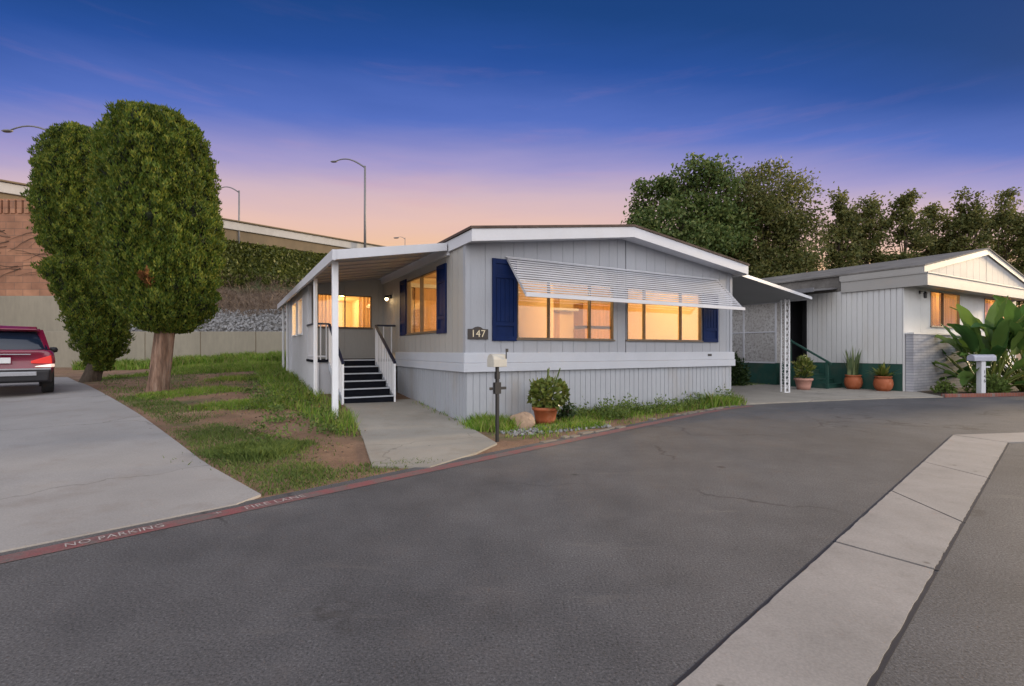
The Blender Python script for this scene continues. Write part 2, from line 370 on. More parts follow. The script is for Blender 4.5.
M['flower'] = leafmat('pale flowers', [(.55, .5, .3), (.4, .42, .15)], .6, .2, 2)

# ------------------------------------------------------------------ ground shape
HA = math.atan2(.496, .868); CA, SA = math.cos(HA), math.sin(HA)
HC = (-.828, 8.82); NC = (12.568, 15.75)
def wuv(u, v, c=HC): return c[0] + CA * u - SA * v, c[1] + SA * u + CA * v
def uvof(x, y, c=HC):
    a, b = x - c[0], y - c[1]; return CA * a + SA * b, -SA * a + CA * b
def gz(x, y):
    d = (y - x - 6.65) / 1.41421
    z = 0.0
    for a, b, s in ((2, 6, .07), (6, 14, .047), (14, 25, .012)):
        if d > a: z += (min(d, b) - a) * s
    u, _ = uvof(x, y)
    if u < -2.5: k = 1 - .55 * min(1, (-2.5 - u) / 5.5)
    elif u > 1: k = 1 - .9 * min(1, (u - 1) / 4)
    else: k = 1
    return z * k
GX = [i * .5 for i in range(-90, 61)]; GY = [i * .5 for i in range(-8, 61)]
def sheet(name, poly, off, m, parent=None, thick=0, label=None, holes=None):
    """flat polygon cut on the ground grid and laid on the ground"""
    bm = bmesh.new()
    f = bm.faces.new([bm.verts.new((x, y, 0)) for x, y in poly])
    xs = [p[0] for p in poly]; ys = [p[1] for p in poly]
    for g, i, lo, hi in ((GX, 0, min(xs), max(xs)), (GY, 1, min(ys), max(ys))):
        for t in g:
            if lo < t < hi:
                co = [0, 0, 0]; no = [0, 0, 0]; co[i] = t; no[i] = 1
                bmesh.ops.bisect_plane(bm, geom=bm.verts[:] + bm.edges[:] + bm.faces[:], plane_co=co, plane_no=no)
    bmesh.ops.triangulate(bm, faces=bm.faces[:])
    if thick:
        r = bmesh.ops.extrude_face_region(bm, geom=bm.faces[:])
        dn = [e for e in r['geom'] if isinstance(e, bmesh.types.BMVert)]
        for v in bm.verts: v.co.z = gz(v.co.x, v.co.y) + off
        for v in dn: v.co.z -= thick
    else:
        for v in bm.verts: v.co.z = gz(v.co.x, v.co.y) + off
    bmesh.ops.recalc_face_normals(bm, faces=bm.faces)
    if not thick:
        for f in bm.faces:
            if f.normal.z < 0: f.normal_flip()
    me = bpy.data.meshes.new(name); bm.to_mesh(me); bm.free()
    o = link(name, me, m, parent); tag(o, kind='structure'); return o

g0 = sheet('ground', [(-400, -300), (400, -300), (400, 500), (-400, 500)], -.012, M['lawn'])
EDGE = [(-40, -33.35), (-10, -3.35), (-3.4, 3.25), (-2.3, 4.35), (0, 6.65), (2, 8.65), (4, 10.62), (4.9, 11.4), (5.7, 11.95), (6.6, 12.35), (7.7, 12.72), (9.2, 13.2), (10.8, 13.64), (12.7, 13.98), (15, 14.4), (20, 15.3), (45, 20)]
RE = [(x - .05, y + .05) for x, y in EDGE[:9]] + EDGE[9:]
sheet('road', RE + [(45, -60), (-40, -60)], .0, M['asphalt'])
# driveway slab
sheet('driveway', [(-30, -23.33), (-3.5, 3.17), (-2.40, 4.27), (-2.33, 4.55), (-16.6, 18.3), (-30, 17.0)], .012, M['driveway'], thick=.05)
# entry pad beside the house
P_ = [wuv(*p) for p in ((-1.62, 2.9), (-1.66, 1.9), (-1.95, -.6), (-2.25, -2.35), (-1.68, -2.72), (-.9, -2.3), (-.35, -1.85), (-.02, -.06), (-.02, 2.9))]
sheet('entry_pad', P_, .014, M['pad'], thick=.05)
P_ = [(5.62, 12.05), (6.6, 12.42), (7.7, 12.79), (9.2, 13.27), (10.8, 13.71), (12.3, 13.97), (12.9, 15.6), (12.55, 15.78)]
P_ += [wuv(14.95, 8), wuv(7.45, 8), wuv(7.45, .0)]
sheet('carport_slab', P_, .024, M['pad'], thick=.05)
# planting bed with brick edge in front of the second house
BED = [(12.36, 14.02), (15, 14.5), (20, 15.4), (26, 16.6), (26, 22), (20.0, 19.75), (13.0, 15.75)]
sheet('planting_bed', BED, .02, M['soil'], thick=.04)
mb = MB()
pts = [(12.3, 13.98), (15, 14.44), (20, 15.34), (26, 16.5)]
for a, b in zip(pts[:-1], pts[1:]):
    mb.bar((a[0], a[1], .045), (b[0], b[1], .045), .12, .1)
o = mb.build('brick_edging', M['redbrick'], bevel=.012); tag(o, 'low red brick edging along the front of the planting bed', 'edging')
# concrete gutter: separate slabs with open joints, then the strip that turns off right
def lerp(a, b, t): return (a[0] + (b[0] - a[0]) * t, a[1] + (b[1] - a[1]) * t)
Lp = [(-3.2, -1.6), (.675, 1.97), (2.26, 3.39), (3.62, 4.65), (4.96, 5.87), (6.95, 7.72)]
Rp = [(-2.4, -1.55), (1.43, 1.97), (2.58, 3.02), (3.55, 3.88), (5.0, 5.18), (7.18, 7.10)]
cut = [(0, 0), (1, .93), (2, 1.02), (3, 3), (4, 4), (5, 5)]
mbs = []
GL = lambda x: (x, 1.97 + (x - .675) * .9165)
GR = lambda x: (x, 1.97 + (x - 1.43) * .892)
segs = []
for (l0, l1, r0, r1) in ((-3.2, -.58, -2.6, .16), (-.565, 2.25, .175, 2.57), (2.27, 3.60, 2.59, 3.50), (3.62, 4.93, 3.52, 4.98), (4.945, 6.95, 5.0, 7.18)):
    segs.append((GL(l0), GR(r0), GL(l1), GR(r1)))
segs += [((6.97, 7.745), (7.20, 7.11), (9.4, 8.12), (9.5, 7.50)), ((9.425, 8.125), (9.525, 7.505), (13, 8.7), (13, 8.1)), ((13.025, 8.7), (13.025, 8.1), (30, 11.3), (30, 10.7))]
bmx = bmesh.new()
for a, b, c, d in segs:
    n = 44
    le = [lerp(a, c, i / n) for i in range(n + 1)]; ri = [lerp(b, d, i / n) for i in range(n + 1)]
    jl = [0 if i in (0, n) else random.uniform(-.0025, .0025) for i in range(n + 1)]; jr = [0 if i in (0, n) else random.uniform(-.0025, .0025) for i in range(n + 1)]
    le = [(p[0] - j, p[1] + j) for p, j in zip(le, jl)]; ri = [(p[0] + j, p[1] - j) for p, j in zip(ri, jr)]
    for i in range(n):
        top = [bmx.verts.new((*p, .012)) for p in (ri[i], ri[i + 1], le[i + 1], le[i])]
        bmx.faces.new(top)
bmesh.ops.remove_doubles(bmx, verts=bmx.verts, dist=.0005)
r = bmesh.ops.extrude_face_region(bmx, geom=bmx.faces[:])
for e in r['geom']:
    if isinstance(e, bmesh.types.BMVert): e.co.z = -.03
bmesh.ops.recalc_face_normals(bmx, faces=bmx.faces)
me = bpy.data.meshes.new('concrete_gutter'); bmx.to_mesh(me); bmx.free()
tag(link('concrete_gutter', me, M['gutter']), kind='structure')
mb = MB()   # dark tar packed into the joints and along the edge
for a, b, c, d in segs[:-1]:
    mb.bar((c[0], c[1], .003), (d[0], d[1], .003), .05, .006)
for a, b, c, d in segs[:5]:
    mb.bar((a[0] - .004, a[1] + .004, .002), (c[0] - .004, c[1] + .004, .002), .03, .006); mb.bar((b[0] + .004, b[1] - .004, .002), (d[0] + .004, d[1] - .004, .002), .03, .006)
o = mb.build('joint_filler', M['carblack'], bpy.data.objects['concrete_gutter'])
# red fire-lane stripe and its lettering
def off_edge(d0, d1, i0, i1):
    out = []; E = EDGE
    def nrm(i):
        a = E[max(i - 1, 0)]; b = E[min(i + 1, len(E) - 1)]; l = math.hypot(b[0] - a[0], b[1] - a[1]); return ((b[1] - a[1]) / l, -(b[0] - a[0]) / l)
    A = [(E[i][0] + nrm(i)[0] * d0, E[i][1] + nrm(i)[1] * d0) for i in range(i0, i1)]; B = [(E[i][0] + nrm(i)[0] * d1, E[i][1] + nrm(i)[1] * d1) for i in range(i0, i1)]
    return A + B[::-1]
stripe = sheet('fire_lane_stripe', off_edge(.075, .24, 1, 9), .0045, M['redpaint'])
sheet('fire_lane_stripe', off_edge(.02, .14, 13, 17), .0045, M['redpaint'])
M['whitepaint'] = pmat('worn white paint', (.40, .37, .36), .8, .2, 6, .3, 30, dirt=((.17, .07, .07), 1.0, 26))
def text(body, size, name, m, parent, mw, sx=1.0, extrude=0.0, align='CENTER'):
    cu = bpy.data.curves.new('t', 'FONT'); cu.body = body; cu.size = size; cu.extrude = extrude; cu.align_x = align; cu.align_y = 'CENTER'; cu.space_character = 1.08
    o = bpy.data.objects.new('t', cu); COL.objects.link(o)
    dg = bpy.context.evaluated_depsgraph_get(); dg.update()
    me = bpy.data.meshes.new_from_object(o.evaluated_get(dg)); bpy.data.objects.remove(o)
    me.transform(Matrix.Diagonal((sx, 1, 1, 1))); me.transform(mw)
    return link(name, me, m, parent)
def stripe_text(body, x, w):
    d = .157; nx, ny = .7071 * d, -.7071 * d
    mw = Matrix.Translation((x + nx, x + 6.65 + ny, .0085)) @ Matrix.Rotation(R(45), 4, 'Z')
    o = text(body, .125, 'lettering', M['whitepaint'], stripe, mw)
    xs = [v.co.x * .7071 + v.co.y * .7071 for v in o.data.vertices]; s = w / (max(xs) - min(xs))
    c = Vector((x + nx, x + 6.65 + ny, .0085))
    Rm = Matrix.Rotation(R(45), 4, 'Z')
    o.data.transform(Matrix.Translation(c) @ Rm @ Matrix.Diagonal((s, 1, 1, 1)) @ Rm.inverted() @ Matrix.Translation(-c))
    tag(o, kind='structure')
stripe_text('NO PARKING', -2.98, .56)
stripe_text('*', -2.52, .06)
stripe_text('FIRE LANE', -2.20, .50)

# ------------------------------------------------------------------ main mobile home
home = empty('mobile_home', (*HC, 0), HA)
tag(home, 'grey panelled mobile home with navy shutters, slatted awning and house number 147', 'mobile home')
W_, LEN = 7.378, 14.0
fr = lambda a, z, d: (a, -d, z)                 # front wall: a = along, d = out of the wall
sl = lambda a, z, d: (-d, a, z)                 # left side wall
def porchback(a, z, d): return (a, 5.58 - d, z)
def extleft(a, z, d): return (-1.95 - d, a, z)
def rside(a, z, d): return (W_ + d, a, z)

def cells(a0, a1, edges):
    e = sorted({a0, a1, *[x for x in edges if a0 < x < a1]}); return list(zip(e[:-1], e[1:]))
def wall(P, a0, a1, zb, zt, openings, name, m, parent, pitch=.3, groove=.014, t=.012, back=.08, jitter=0, rib=False):
    """siding with real grooves between boards and real openings; zb, zt are functions of a"""
    mb = MB()
    zb_ = zb if callable(zb) else (lambda a: zb); zt_ = zt if callable(zt) else (lambda a: zt)
    def col(x0, x1, d0, d1):
        op = sorted([(o[2], o[3]) for o in openings if o[0] <= x0 + 1e-5 and o[1] >= x1 - 1e-5])
        lo = None
        spans = []; prev = None
        for z0, z1 in op: spans.append((prev, z0)); prev = z1
        spans.append((prev, None))
        for s0, s1 in spans:
            b0, b1 = (zb_(x0), zb_(x1)) if s0 is None else (s0, s0)
            t0, t1 = (zt_(x0), zt_(x1)) if s1 is None else (s1, s1)
            if t0 - b0 < .005: continue
            mb.hexa([P(x0, b0, d0), P(x1, b1, d0), P(x1, b1, d1), P(x0, b0, d1)], [P(x0, t0, d0), P(x1, t1, d0), P(x1, t1, d1), P(x0, t0, d1)])
    oe = [x for o in openings for x in o[:2]]
    for x0, x1 in cells(a0, a1, oe): col(x0, x1, -back, 0)
    a = a0
    while a < a1 - .02:
        p = pitch * (1 + random.uniform(-jitter, jitter)); b = min(a + p, a1)
        for x0, x1 in cells(a + groove / 2, b - groove / 2, oe):
            if x1 - x0 > .004: col(x0, x1, 0.0, t)
        a = b
    return mb.build(name, m, parent)

def window(P, a0, a1, z0, z1, mulls, parent, fm='frame', wd=.02, name='window'):
    f = MB(); d0, d1 = -.06, .028
    def bx(x0, x1, y0, y1, e0=d0, e1=d1): f.box(P(x0, y0, e0), P(x1, y1, e1))
    bx(a0, a0 + wd, z0, z1); bx(a1 - wd, a1, z0, z1); bx(a0 + wd, a1 - wd, z0, z0 + wd); bx(a0 + wd, a1 - wd, z1 - wd, z1)
    for q in mulls: bx(q - .013, q + .013, z0 + wd, z1 - wd, d0, .02)
    bx(a0 - .03, a1 + .03, z0 - .03, z0, 0, .05)
    w = f.build(name, M[fm], parent, bevel=.004)
    g = MB()
    ed = [a0 + wd] + list(mulls) + [a1 - wd]
    for i, (x0, x1) in enumerate(zip(ed[:-1], ed[1:])):
        g.box(P(x0, z0 + wd, -.03 - .006 * (i % 2)), P(x1, z1 - wd, -.026 - .006 * (i % 2)))
    g.build('pane', M['glass'], w)
    return w

def gable(a): return 3.31 + .50 * (1 - abs(a - 3.70) / 3.70)
F_OPEN = [(1.06, 3.45, 1.57, 2.72), (3.84, 6.25, 1.57, 2.72)]
S_OPEN = [(1.38, 3.35, 1.73, 3.0)]
wall(fr, .012, 3.80, 1.28, gable, F_OPEN, 'front_wall', M['siding'], home, .30, .008, t=.009, jitter=.25)
wall(fr, 3.82, W_, 1.28, gable, F_OPEN, 'front_wall', M['siding'], home, .30, .008, t=.009, jitter=.25)
wall(sl, .0, 5.58, 1.28, 3.31, S_OPEN, 'side_wall', M['siding_porch'], home, .30, .014, jitter=.2)
wall(rside, 0, LEN, 1.28, 3.31, [], 'side_wall', M['siding'], home, .3, .014)
B_OPEN = [(-1.72, -.32, 1.95, 2.82)]
wall(porchback, -1.94, -.005, 1.05, 3.30, B_OPEN, 'porch_wall', M['siding_porch'], home, .9, .008)
X_OPEN = [(6.6, 7.6, 1.80, 2.80), (8.05, 9.15, 1.80, 2.80)]
wall(extleft, 5.50, 9.5, 1.13, 3.02, X_OPEN, 'side_wall', M['white'], home, .5, .02)
MB().box((0, LEN, 0), (W_, LEN + .08, 3.3)).build('rear_wall', M['siding'], home)
# corner boards
mb = MB()
mb.box((-.022, -.022, 1.3), (.07, .0, 3.3)); mb.box((-.022, 0, 1.3), (0, .08, 3.3))
mb.box((W_ - .07, -.022, 1.3), (W_ + .022, 0, 3.32)); mb.box((W_, 0, 1.3), (W_ + .022, .08, 3.3))
mb.each('corner_board', M['siding'], home)
# belt boards: two laps
for nm, a, b in (('front', 0, 0), ('left', 0, 0)): pass
mb = MB()
mb.box((-.06, -.06, 1.115), (W_ + .06, -.0, 1.30)); mb.box((-.075, -.075, .95), (W_ + .075, -.0, 1.112))
mb.box((-.06, .001, 1.115), (0, 4.2, 1.30)); mb.box((-.075, .001, .95), (0, 4.2, 1.112))
mb.box((W_, .001, 1.115), (W_ + .06, LEN, 1.30)); mb.box((W_, .001, .95), (W_ + .075, LEN, 1.112))
mb.build('belt_board', M['belt'], home, bevel=.006)
o = MB().box((6.42, -.066, 1.20), (6.56, -.061, 1.255)).build('utility_label', M['carblack'], home)
wall(fr, 0.0, W_, -.1, .948, [], 'skirting', M['skirt'], home, .135, .012, t=.010)
wall(sl, 0.0, 4.2, -.1, .948, [], 'skirting', M['skirt'], home, .135, .012, t=.010)
wall(rside, 0.0, LEN, -.1, .948, [], 'skirting', M['skirt'], home, .135, .012, t=.010)
wall(extleft, 4.26, 5.5, .0, 1.055, [], 'skirting', M['white'], home, .6, .01, t=.012)
wall(extleft, 5.5, 9.5, .0, 1.127, [], 'skirting', M['white'], home, .6, .01, t=.012)
MB().box((-2.04, 9.5, 0), (-.02, 9.56, 3.05)).build('rear_wall', M['white'], home)
wall(sl, 5.6, LEN, -.1, 3.31, [], 'side_wall', M['siding_porch'], home, .3, .014)
# roof
PK = 3.70
def roofz(u): return 3.45 + .50 * (1 - abs(u - PK) / (PK + .06)) if u <= PK else 3.45 + .50 * (1 - (u - PK) / (7.56 - PK))
mb = MB()
for u0, u1 in ((-.09, PK), (PK, 7.56)):
    mb.hexa([(u0, -.40, roofz(u0)), (u1, -.40, roofz(u1)), (u1, LEN + .3, roofz(u1)), (u0, LEN + .3, roofz(u0))],
            [(u0, -.40, roofz(u0) + .045), (u1, -.40, roofz(u1) + .045), (u1, LEN + .3, roofz(u1) + .045), (u0, LEN + .3, roofz(u0) + .045)])
mb.build('roof', M['shingle'], home)
mb = MB()
for u0, u1 in ((-.06, PK), (PK, 7.53)):
    mb.hexa([(u0, -.38, roofz(u0) - .22), (u1, -.38, roofz(u1) - .22), (u1, -.34, roofz(u1) - .22), (u0, -.34, roofz(u0) - .22)],
            [(u0, -.38, roofz(u0) - .002), (u1, -.38, roofz(u1) - .002), (u1, -.34, roofz(u1) - .002), (u0, -.34, roofz(u0) - .002)])
mb.box((-.06, -.339, 3.235), (-.02, LEN + .25, 3.44)); mb.box((7.49, -.339, 3.22), (7.53, LEN + .25, 3.44))
mb.build('fascia', M['white'], home, bevel=.004)
mb = MB()
for u0, u1 in ((-.02, PK), (PK, 7.49)):
    mb.hexa([(u0, -.339, roofz(u0) - .19), (u1, -.339, roofz(u1) - .19), (u1, -.0, roofz(u1) - .19), (u0, -.0, roofz(u0) - .19)],
            [(u0, -.339, roofz(u0) - .16), (u1, -.339, roofz(u1) - .16), (u1, -.0, roofz(u1) - .16), (u0, -.0, roofz(u0) - .16)])
mb.build('soffit', M['white'], home)
# windows
window(fr, 1.06, 3.45, 1.57, 2.72, [1.80, 2.83], home)
window(fr, 3.84, 6.25, 1.57, 2.72, [4.38, 5.55], home)
window(sl, 1.38, 3.35, 1.73, 3.0, [2.42], home)
window(porchback, -1.72, -.32, 1.95, 2.82, [-1.02], home)
window(extleft, 6.6, 7.6, 1.80, 2.80, [], home, 'bright'); window(extleft, 8.05, 9.15, 1.80, 2.80, [], home, 'bright')
# shutters: framed board panels
def shutter(P, a0, a1, z0, z1):
    mb = MB(); w = a1 - a0
    mb.box(P(a0 + .05, z0 + .05, .014), P(a1 - .05, z1 - .05, .026))
    for x0, x1, y0, y1 in ((a0, a0 + .07, z0, z1), (a1 - .07, a1, z0, z1), (a0 + .07, a1 - .07, z0, z0 + .09), (a0 + .07, a1 - .07, z1 - .09, z1), (a0 + .07, a1 - .07, z0 + .28, z0 + .35), (a0 + .07, a1 - .07, z1 - .36, z1 - .29)):
        mb.box(P(x0, y0, .014), P(x1, y1, .045))
    n = 4
    for k in range(n):
        x0 = a0 + .075 + (w - .15) * k / n
        mb.box(P(x0 + .006, z0 + .36, .022), P(x0 + (w - .15) / n - .006, z1 - .37, .036))
    return mb.build('shutter', M['navy'], home, bevel=.003)
shutter(fr, .52, 1.04, 1.52, 3.05); shutter(fr, 6.28, 6.84, 1.54, 2.72)
shutter(sl, .87, 1.36, 1.68, 3.05); shutter(sl, 3.40, 3.88, 1.70, 3.05)
# slatted awning over the front windows
aw = empty('window_awning', (0, 0, 0)); aw.parent = home
y0, z0, y1, z1 = -.03, 3.10, -.74, 2.33
mb = MB(); n = 15
for k in range(n):
    t = (k + .1) / n; y = y0 + (y1 - y0) * t; z = z0 + (z1 - z0) * t
    t2 = (k + .84) / n; ya = y0 + (y1 - y0) * t2 - .008; za = z0 + (z1 - z0) * t2 + .006
    mb.hexa([(.82, y, z), (6.82, y, z), (6.82, ya, za), (.82, ya, za)], [(.82, y, z + .004), (6.82, y, z + .004), (6.82, ya, za + .004), (.82, ya, za + .004)])
mb.each('slat', M['louver'], aw)
mb = MB()
mb.box((.80, y1 - .035, z1 - .045), (6.84, y1, z1 + .02)); mb.box((.80, -.03, z0 - .01), (6.84, -.014, z0 + .012))
mb.build('rail', M['white'], aw, bevel=.003)
mb = MB()
for u in (.835, 6.805):
    mb.bar((u, -.03, z0 - .035), (u, y1 + .01, z1 - .03), .03, .03)
mb.each('rafter', M['louver'], aw)
# plaque with the house number
pl = [(.02, 1.545), (.43, 1.545), (.43, 1.73), (.33, 1.735), (.285, 1.765), (.225, 1.778), (.165, 1.765), (.12, 1.735), (.02, 1.73)]
o = MB().prism([(a, -.015, z) for a, z in pl], (0, -.022, 0)).build('number_plaque', M['plaque'], home, bevel=.004)
mw = Matrix.Translation((.225, -.040, 1.642)) @ Matrix.Rotation(R(90), 4, 'X')
text('147', .185, 'numeral', M['numeral'], o, mw, 1.0, .003)
# porch light
li = MB().box((-.06, 4.66, 2.70), (-.014, 4.76, 2.80)); li.bar((-.06, 4.71, 2.77), (-.14, 4.71, 2.77), .03)
li = li.build('porch_light', M['blackmetal'], home)
MB().lathe([(.0, .07), (.05, .065), (.062, .0), (.058, -.002), (.045, .05)], 16, (-.14, 4.71, 2.71)).build('lamp_cap', M['blackmetal'], li)
MB().lathe([(.0, -.06), (.035, -.045), (.042, .0), (.035, .03), (0, .04)], 14, (-.14, 4.71, 2.70)).build('bulb', M['lamp_on'], li, True)

# rooms behind the windows
mb = MB()
mb.box((.09, 4.4, 1.1), (W_ - .1, 4.46, 3.30)); mb.box((.085, .09, 1.06), (W_ - .09, 4.4, 1.12)); mb.box((.085, .09, 3.27), (W_ - .09, 4.4, 3.30))
mb.box((3.62, 2.6, 1.12), (3.70, 4.4, 3.27)); mb.box((W_ - .14, .1, 1.12), (W_ - .1, 4.4, 3.27))
mb.box((.09, 4.46, 1.12), (.15, 5.6, 3.27))
mb.build('interior_wall', M['interior'], home)
mb = MB()
mb.box((-1.85, 9.38, 1.1), (-.02, 9.44, 2.98)); mb.box((-1.86, 5.67, 1.06), (-.1, 9.37, 1.12)); mb.box((-1.86, 5.67, 2.98), (-.1, 9.37, 3.0)); mb.box((-.1, 5.67, 1.0), (-.09, 9.37, 3.0))
mb.build('interior_wall', M['interior'], home)
mb = MB()
mb.box((.5, 4.30, 1.12), (1.4, 4.39, 3.1)); mb.box((4.2, 4.30, 1.12), (5.1, 4.39, 3.1)); mb.box((5.7, 3.9, 2.1), (7.2, 4.39, 2.8)); mb.box((5.7, 3.8, 1.12), (7.2, 4.39, 2.0)); mb.box((1.9, 3.95, 1.12), (3.4, 4.39, 1.95))
mb.each('cabinet', M['oak'], home)
mb = MB()
mb.box((.13, .10, 2.70), (W_ - .15, .4, 2.78)); mb.box((.1, 4.2, 2.98), (7.2, 4.395, 3.08)); mb.box((1.55, 4.27, 1.12), (1.72, 4.39, 3.0)); mb.box((3.72, 4.0, 2.55), (5.6, 4.35, 2.62))
mb.each('interior_trim', M['white'], home)
# pleated curtains
def curtain(x0, x1, y, z0, z1):
    n = max(8, int((x1 - x0) * 40)); vs = []; fs = []
    for i in range(n + 1):
        x = x0 + (x1 - x0) * i / n; yy = y + .03 * math.sin(i * 1.7) + .012 * math.sin(i * .63)
        vs += [(x, yy, z0), (x, yy, z1)]
    for i in range(n): fs.append((2 * i, 2 * i + 2, 2 * i + 3, 2 * i + 1))
    mb.add(vs, fs)
mb = MB(); curtain(-1.75, -1.25, 5.78, 1.9, 2.9); curtain(-.62, -.25, 5.78, 1.9, 2.9); mb.each('curtain', M['curtain'], home)
def lamp(u, v, z, power, parent, base, r=.12, col=(1, .61, .21)):
    x, y = wuv(u, v, base)
    l = bpy.data.lights.new('room_light', 'POINT'); l.energy = power; l.color = col; l.shadow_soft_size = r
    o = bpy.data.objects.new('room_light', l); o.location = (x, y, z); COL.objects.link(o)
for u, v, p in ((1.9, 1.7, 150), (5.4, 1.7, 150)):
    lamp(u, v, 3.09, p, home, HC, .06)
    MB().lathe([(.0, -.09), (.12, -.07), (.17, 0), (.17, .015), (0, .015)], 20, (u, v, 3.25)).build('ceiling_lamp', M['ceil_on'], home, True)
for v, p in ((6.4, 24), (8.2, 75)):
    lamp(-.95, v, 2.83, p, home, HC, .04)
    MB().lathe([(.0, -.09), (.12, -.07), (.17, 0), (.17, .015), (0, .015)], 20, (-.95, v, 2.96)).build('ceiling_lamp', M['ceil_on'], home, True)
lamp(-.19, 4.71, 2.63, .9, home, HC, .05, (1, .66, .32))

# patio cover on the left with its posts
pc = empty('patio_cover'); pc.parent = home
def pcz(u): return 3.06 + (3.40 - 3.06) * (u + 2.15) / 2.06
PCF, PCB = .68, 12.3
mb = MB()
mb.hexa([(-2.12, PCF + .03, pcz(-2.12) - .06), (-.085, PCF + .03, pcz(-.085) - .06), (-.085, PCB, pcz(-.085) - .06), (-2.12, PCB, pcz(-2.12) - .06)],
        [(-2.12, PCF + .03, pcz(-2.12) - .01), (-.085, PCF + .03, pcz(-.085) - .01), (-.085, PCB, pcz(-.085) - .01), (-2.12, PCB, pcz(-2.12) - .01)])
for k in range(1, 22):   # pan seams under the roof
    v = PCF + k * .54
    mb.hexa([(-2.1, v, pcz(-2.1) - .078), (-.1, v, pcz(-.1) - .078), (-.1, v + .02, pcz(-.1) - .078), (-2.1, v + .02, pcz(-2.1) - .078)],
            [(-2.1, v, pcz(-2.1) - .061), (-.1, v, pcz(-.1) - .061), (-.1, v + .02, pcz(-.1) - .061), (-2.1, v + .02, pcz(-2.1) - .061)])
mb.build('roof_panel', M['soffit'], pc)
mb = MB()
mb.hexa([(-2.12, PCF, pcz(-2.12) - .17), (-.085, PCF, pcz(-.085) - .15), (-.085, PCF + .028, pcz(-.085) - .15), (-2.12, PCF + .028, pcz(-2.12) - .17)],
        [(-2.12, PCF, pcz(-2.12)), (-.085, PCF, pcz(-.085)), (-.085, PCF + .028, pcz(-.085)), (-2.12, PCF + .028, pcz(-2.12))])
mb.hexa([(-2.18, PCF - .02, 2.88), (-2.122, PCF - .02, 2.88), (-2.122, PCB, 2.88), (-2.18, PCB, 2.88)], [(-2.18, PCF - .02, 3.062), (-2.122, PCF - .02, 3.062), (-2.122, PCB, 3.062), (-2.18, PCB, 3.062)])
mb.box((-.07, PCF + .03, 3.17), (-.014, 5.5, 3.232))
mb.build('fascia', M['white'], pc, bevel=.004)
for v, w in ((1.15, .10), (3.53, .075), (9.9, .07), (11.4, .07)):
    x, y = wuv(-2.05, v); z = gz(x, y)
    mb = MB(); mb.box((-2.05 - w / 2, v - w / 2, z - .1), (-2.05 + w / 2, v + w / 2, 2.93))
    for s in (-1, 1): mb.box((-2.05 + s * (w / 2 - .014), v - w / 2 - .007, z), (-2.05 + s * (w / 2 - .034), v - w / 2 - .0005, 2.9))
    mb.build('post', M['bright'], pc, bevel=.004)
# carport cover on the right and its lattice posts
cc = empty('carport_cover'); cc.parent = home
mb = MB()
poly = [(7.56, -.06, 3.27), (11.85, .5, 2.93), (11.85, 6.5, 2.93), (7.56, 6.5, 3.27)]
mb.prism(poly, (0, 0, .04))
mb.build('roof_panel', M['soffit'], cc)
mb = MB()
mb.hexa([(7.56, -.10, 3.255), (11.88, .46, 2.905), (11.88, .495, 2.905), (7.56, -.065, 3.255)], [(7.56, -.10, 3.345), (11.88, .46, 2.99), (11.88, .495, 2.99), (7.56, -.065, 3.345)])
mb.box((11.855, .497, 2.90), (11.885, 6.5, 2.985))
mb.build('fascia', M['white'], cc, bevel=.003)
def lattice_post(x0, y0):
    mb = MB()
    for (a, b) in ((0, 0), (.21, 0), (.21, .26)): mb.box((x0 + a - .02, y0 + b - .02, -.02), (x0 + a + .02, y0 + b + .02, 2.93))
    z = .12
    while z < 2.85:
        mb.bar((x0 + .02, y0, z), (x0 + .19, y0, z + .16), .010); mb.bar((x0 + .02, y0 + .003, z + .16), (x0 + .19, y0 + .003, z), .012)
        mb.bar((x0 + .21, y0 + .02, z), (x0 + .21, y0 + .24, z + .16), .010); mb.bar((x0 + .213, y0 + .02, z + .16), (x0 + .213, y0 + .24, z), .012)
        z += .19
    mb.box((x0 - .02, y0 - .025, -.01), (x0 + .235, y0 - .021, .05))
    return mb.build('lattice_post', M['bright'], cc)
lattice_post(11.28, .95); lattice_post(11.28, 4.6)

# deck of the porch: part of the house
mb = MB(); mb.box((-2.0, 4.25, 1.06), (-.015, 5.5, 1.12)); mb.build('porch_floor', M['tread'], home)
mb = MB(); mb.box((-1.96, 4.31, .1), (-.02, 4.34, 1.055)); mb.build('skirting', M['white'], home)
mb = MB()
for (a, b, c, d) in ((-1.96, 4.30, -1.70, 4.30), (-1.96, 4.30, -1.96, 5.46)):
    n = max(2, int(math.hypot(c - a, d - b) / .125))
    for i in range(n + 1): t = i / n; mb.box((a + (c - a) * t - .014, b + (d - b) * t - .014, 1.12), (a + (c - a) * t + .014, b + (d - b) * t + .014, 1.955))
    mb.bar((a, b, 1.2), (c, d, 1.2), .035)
mb.box((-1.99, 4.27, 1.12), (-1.93, 4.33, 1.955))
mb.each('baluster', M['white'], home)
mb = MB(); mb.bar((-2.0, 4.30, 1.975), (-1.64, 4.30, 1.975), .07, .04); mb.bar((-1.96, 4.337, 1.976), (-1.96, 5.5, 1.976), .07, .04); mb.build('handrail', M['rail'], home)

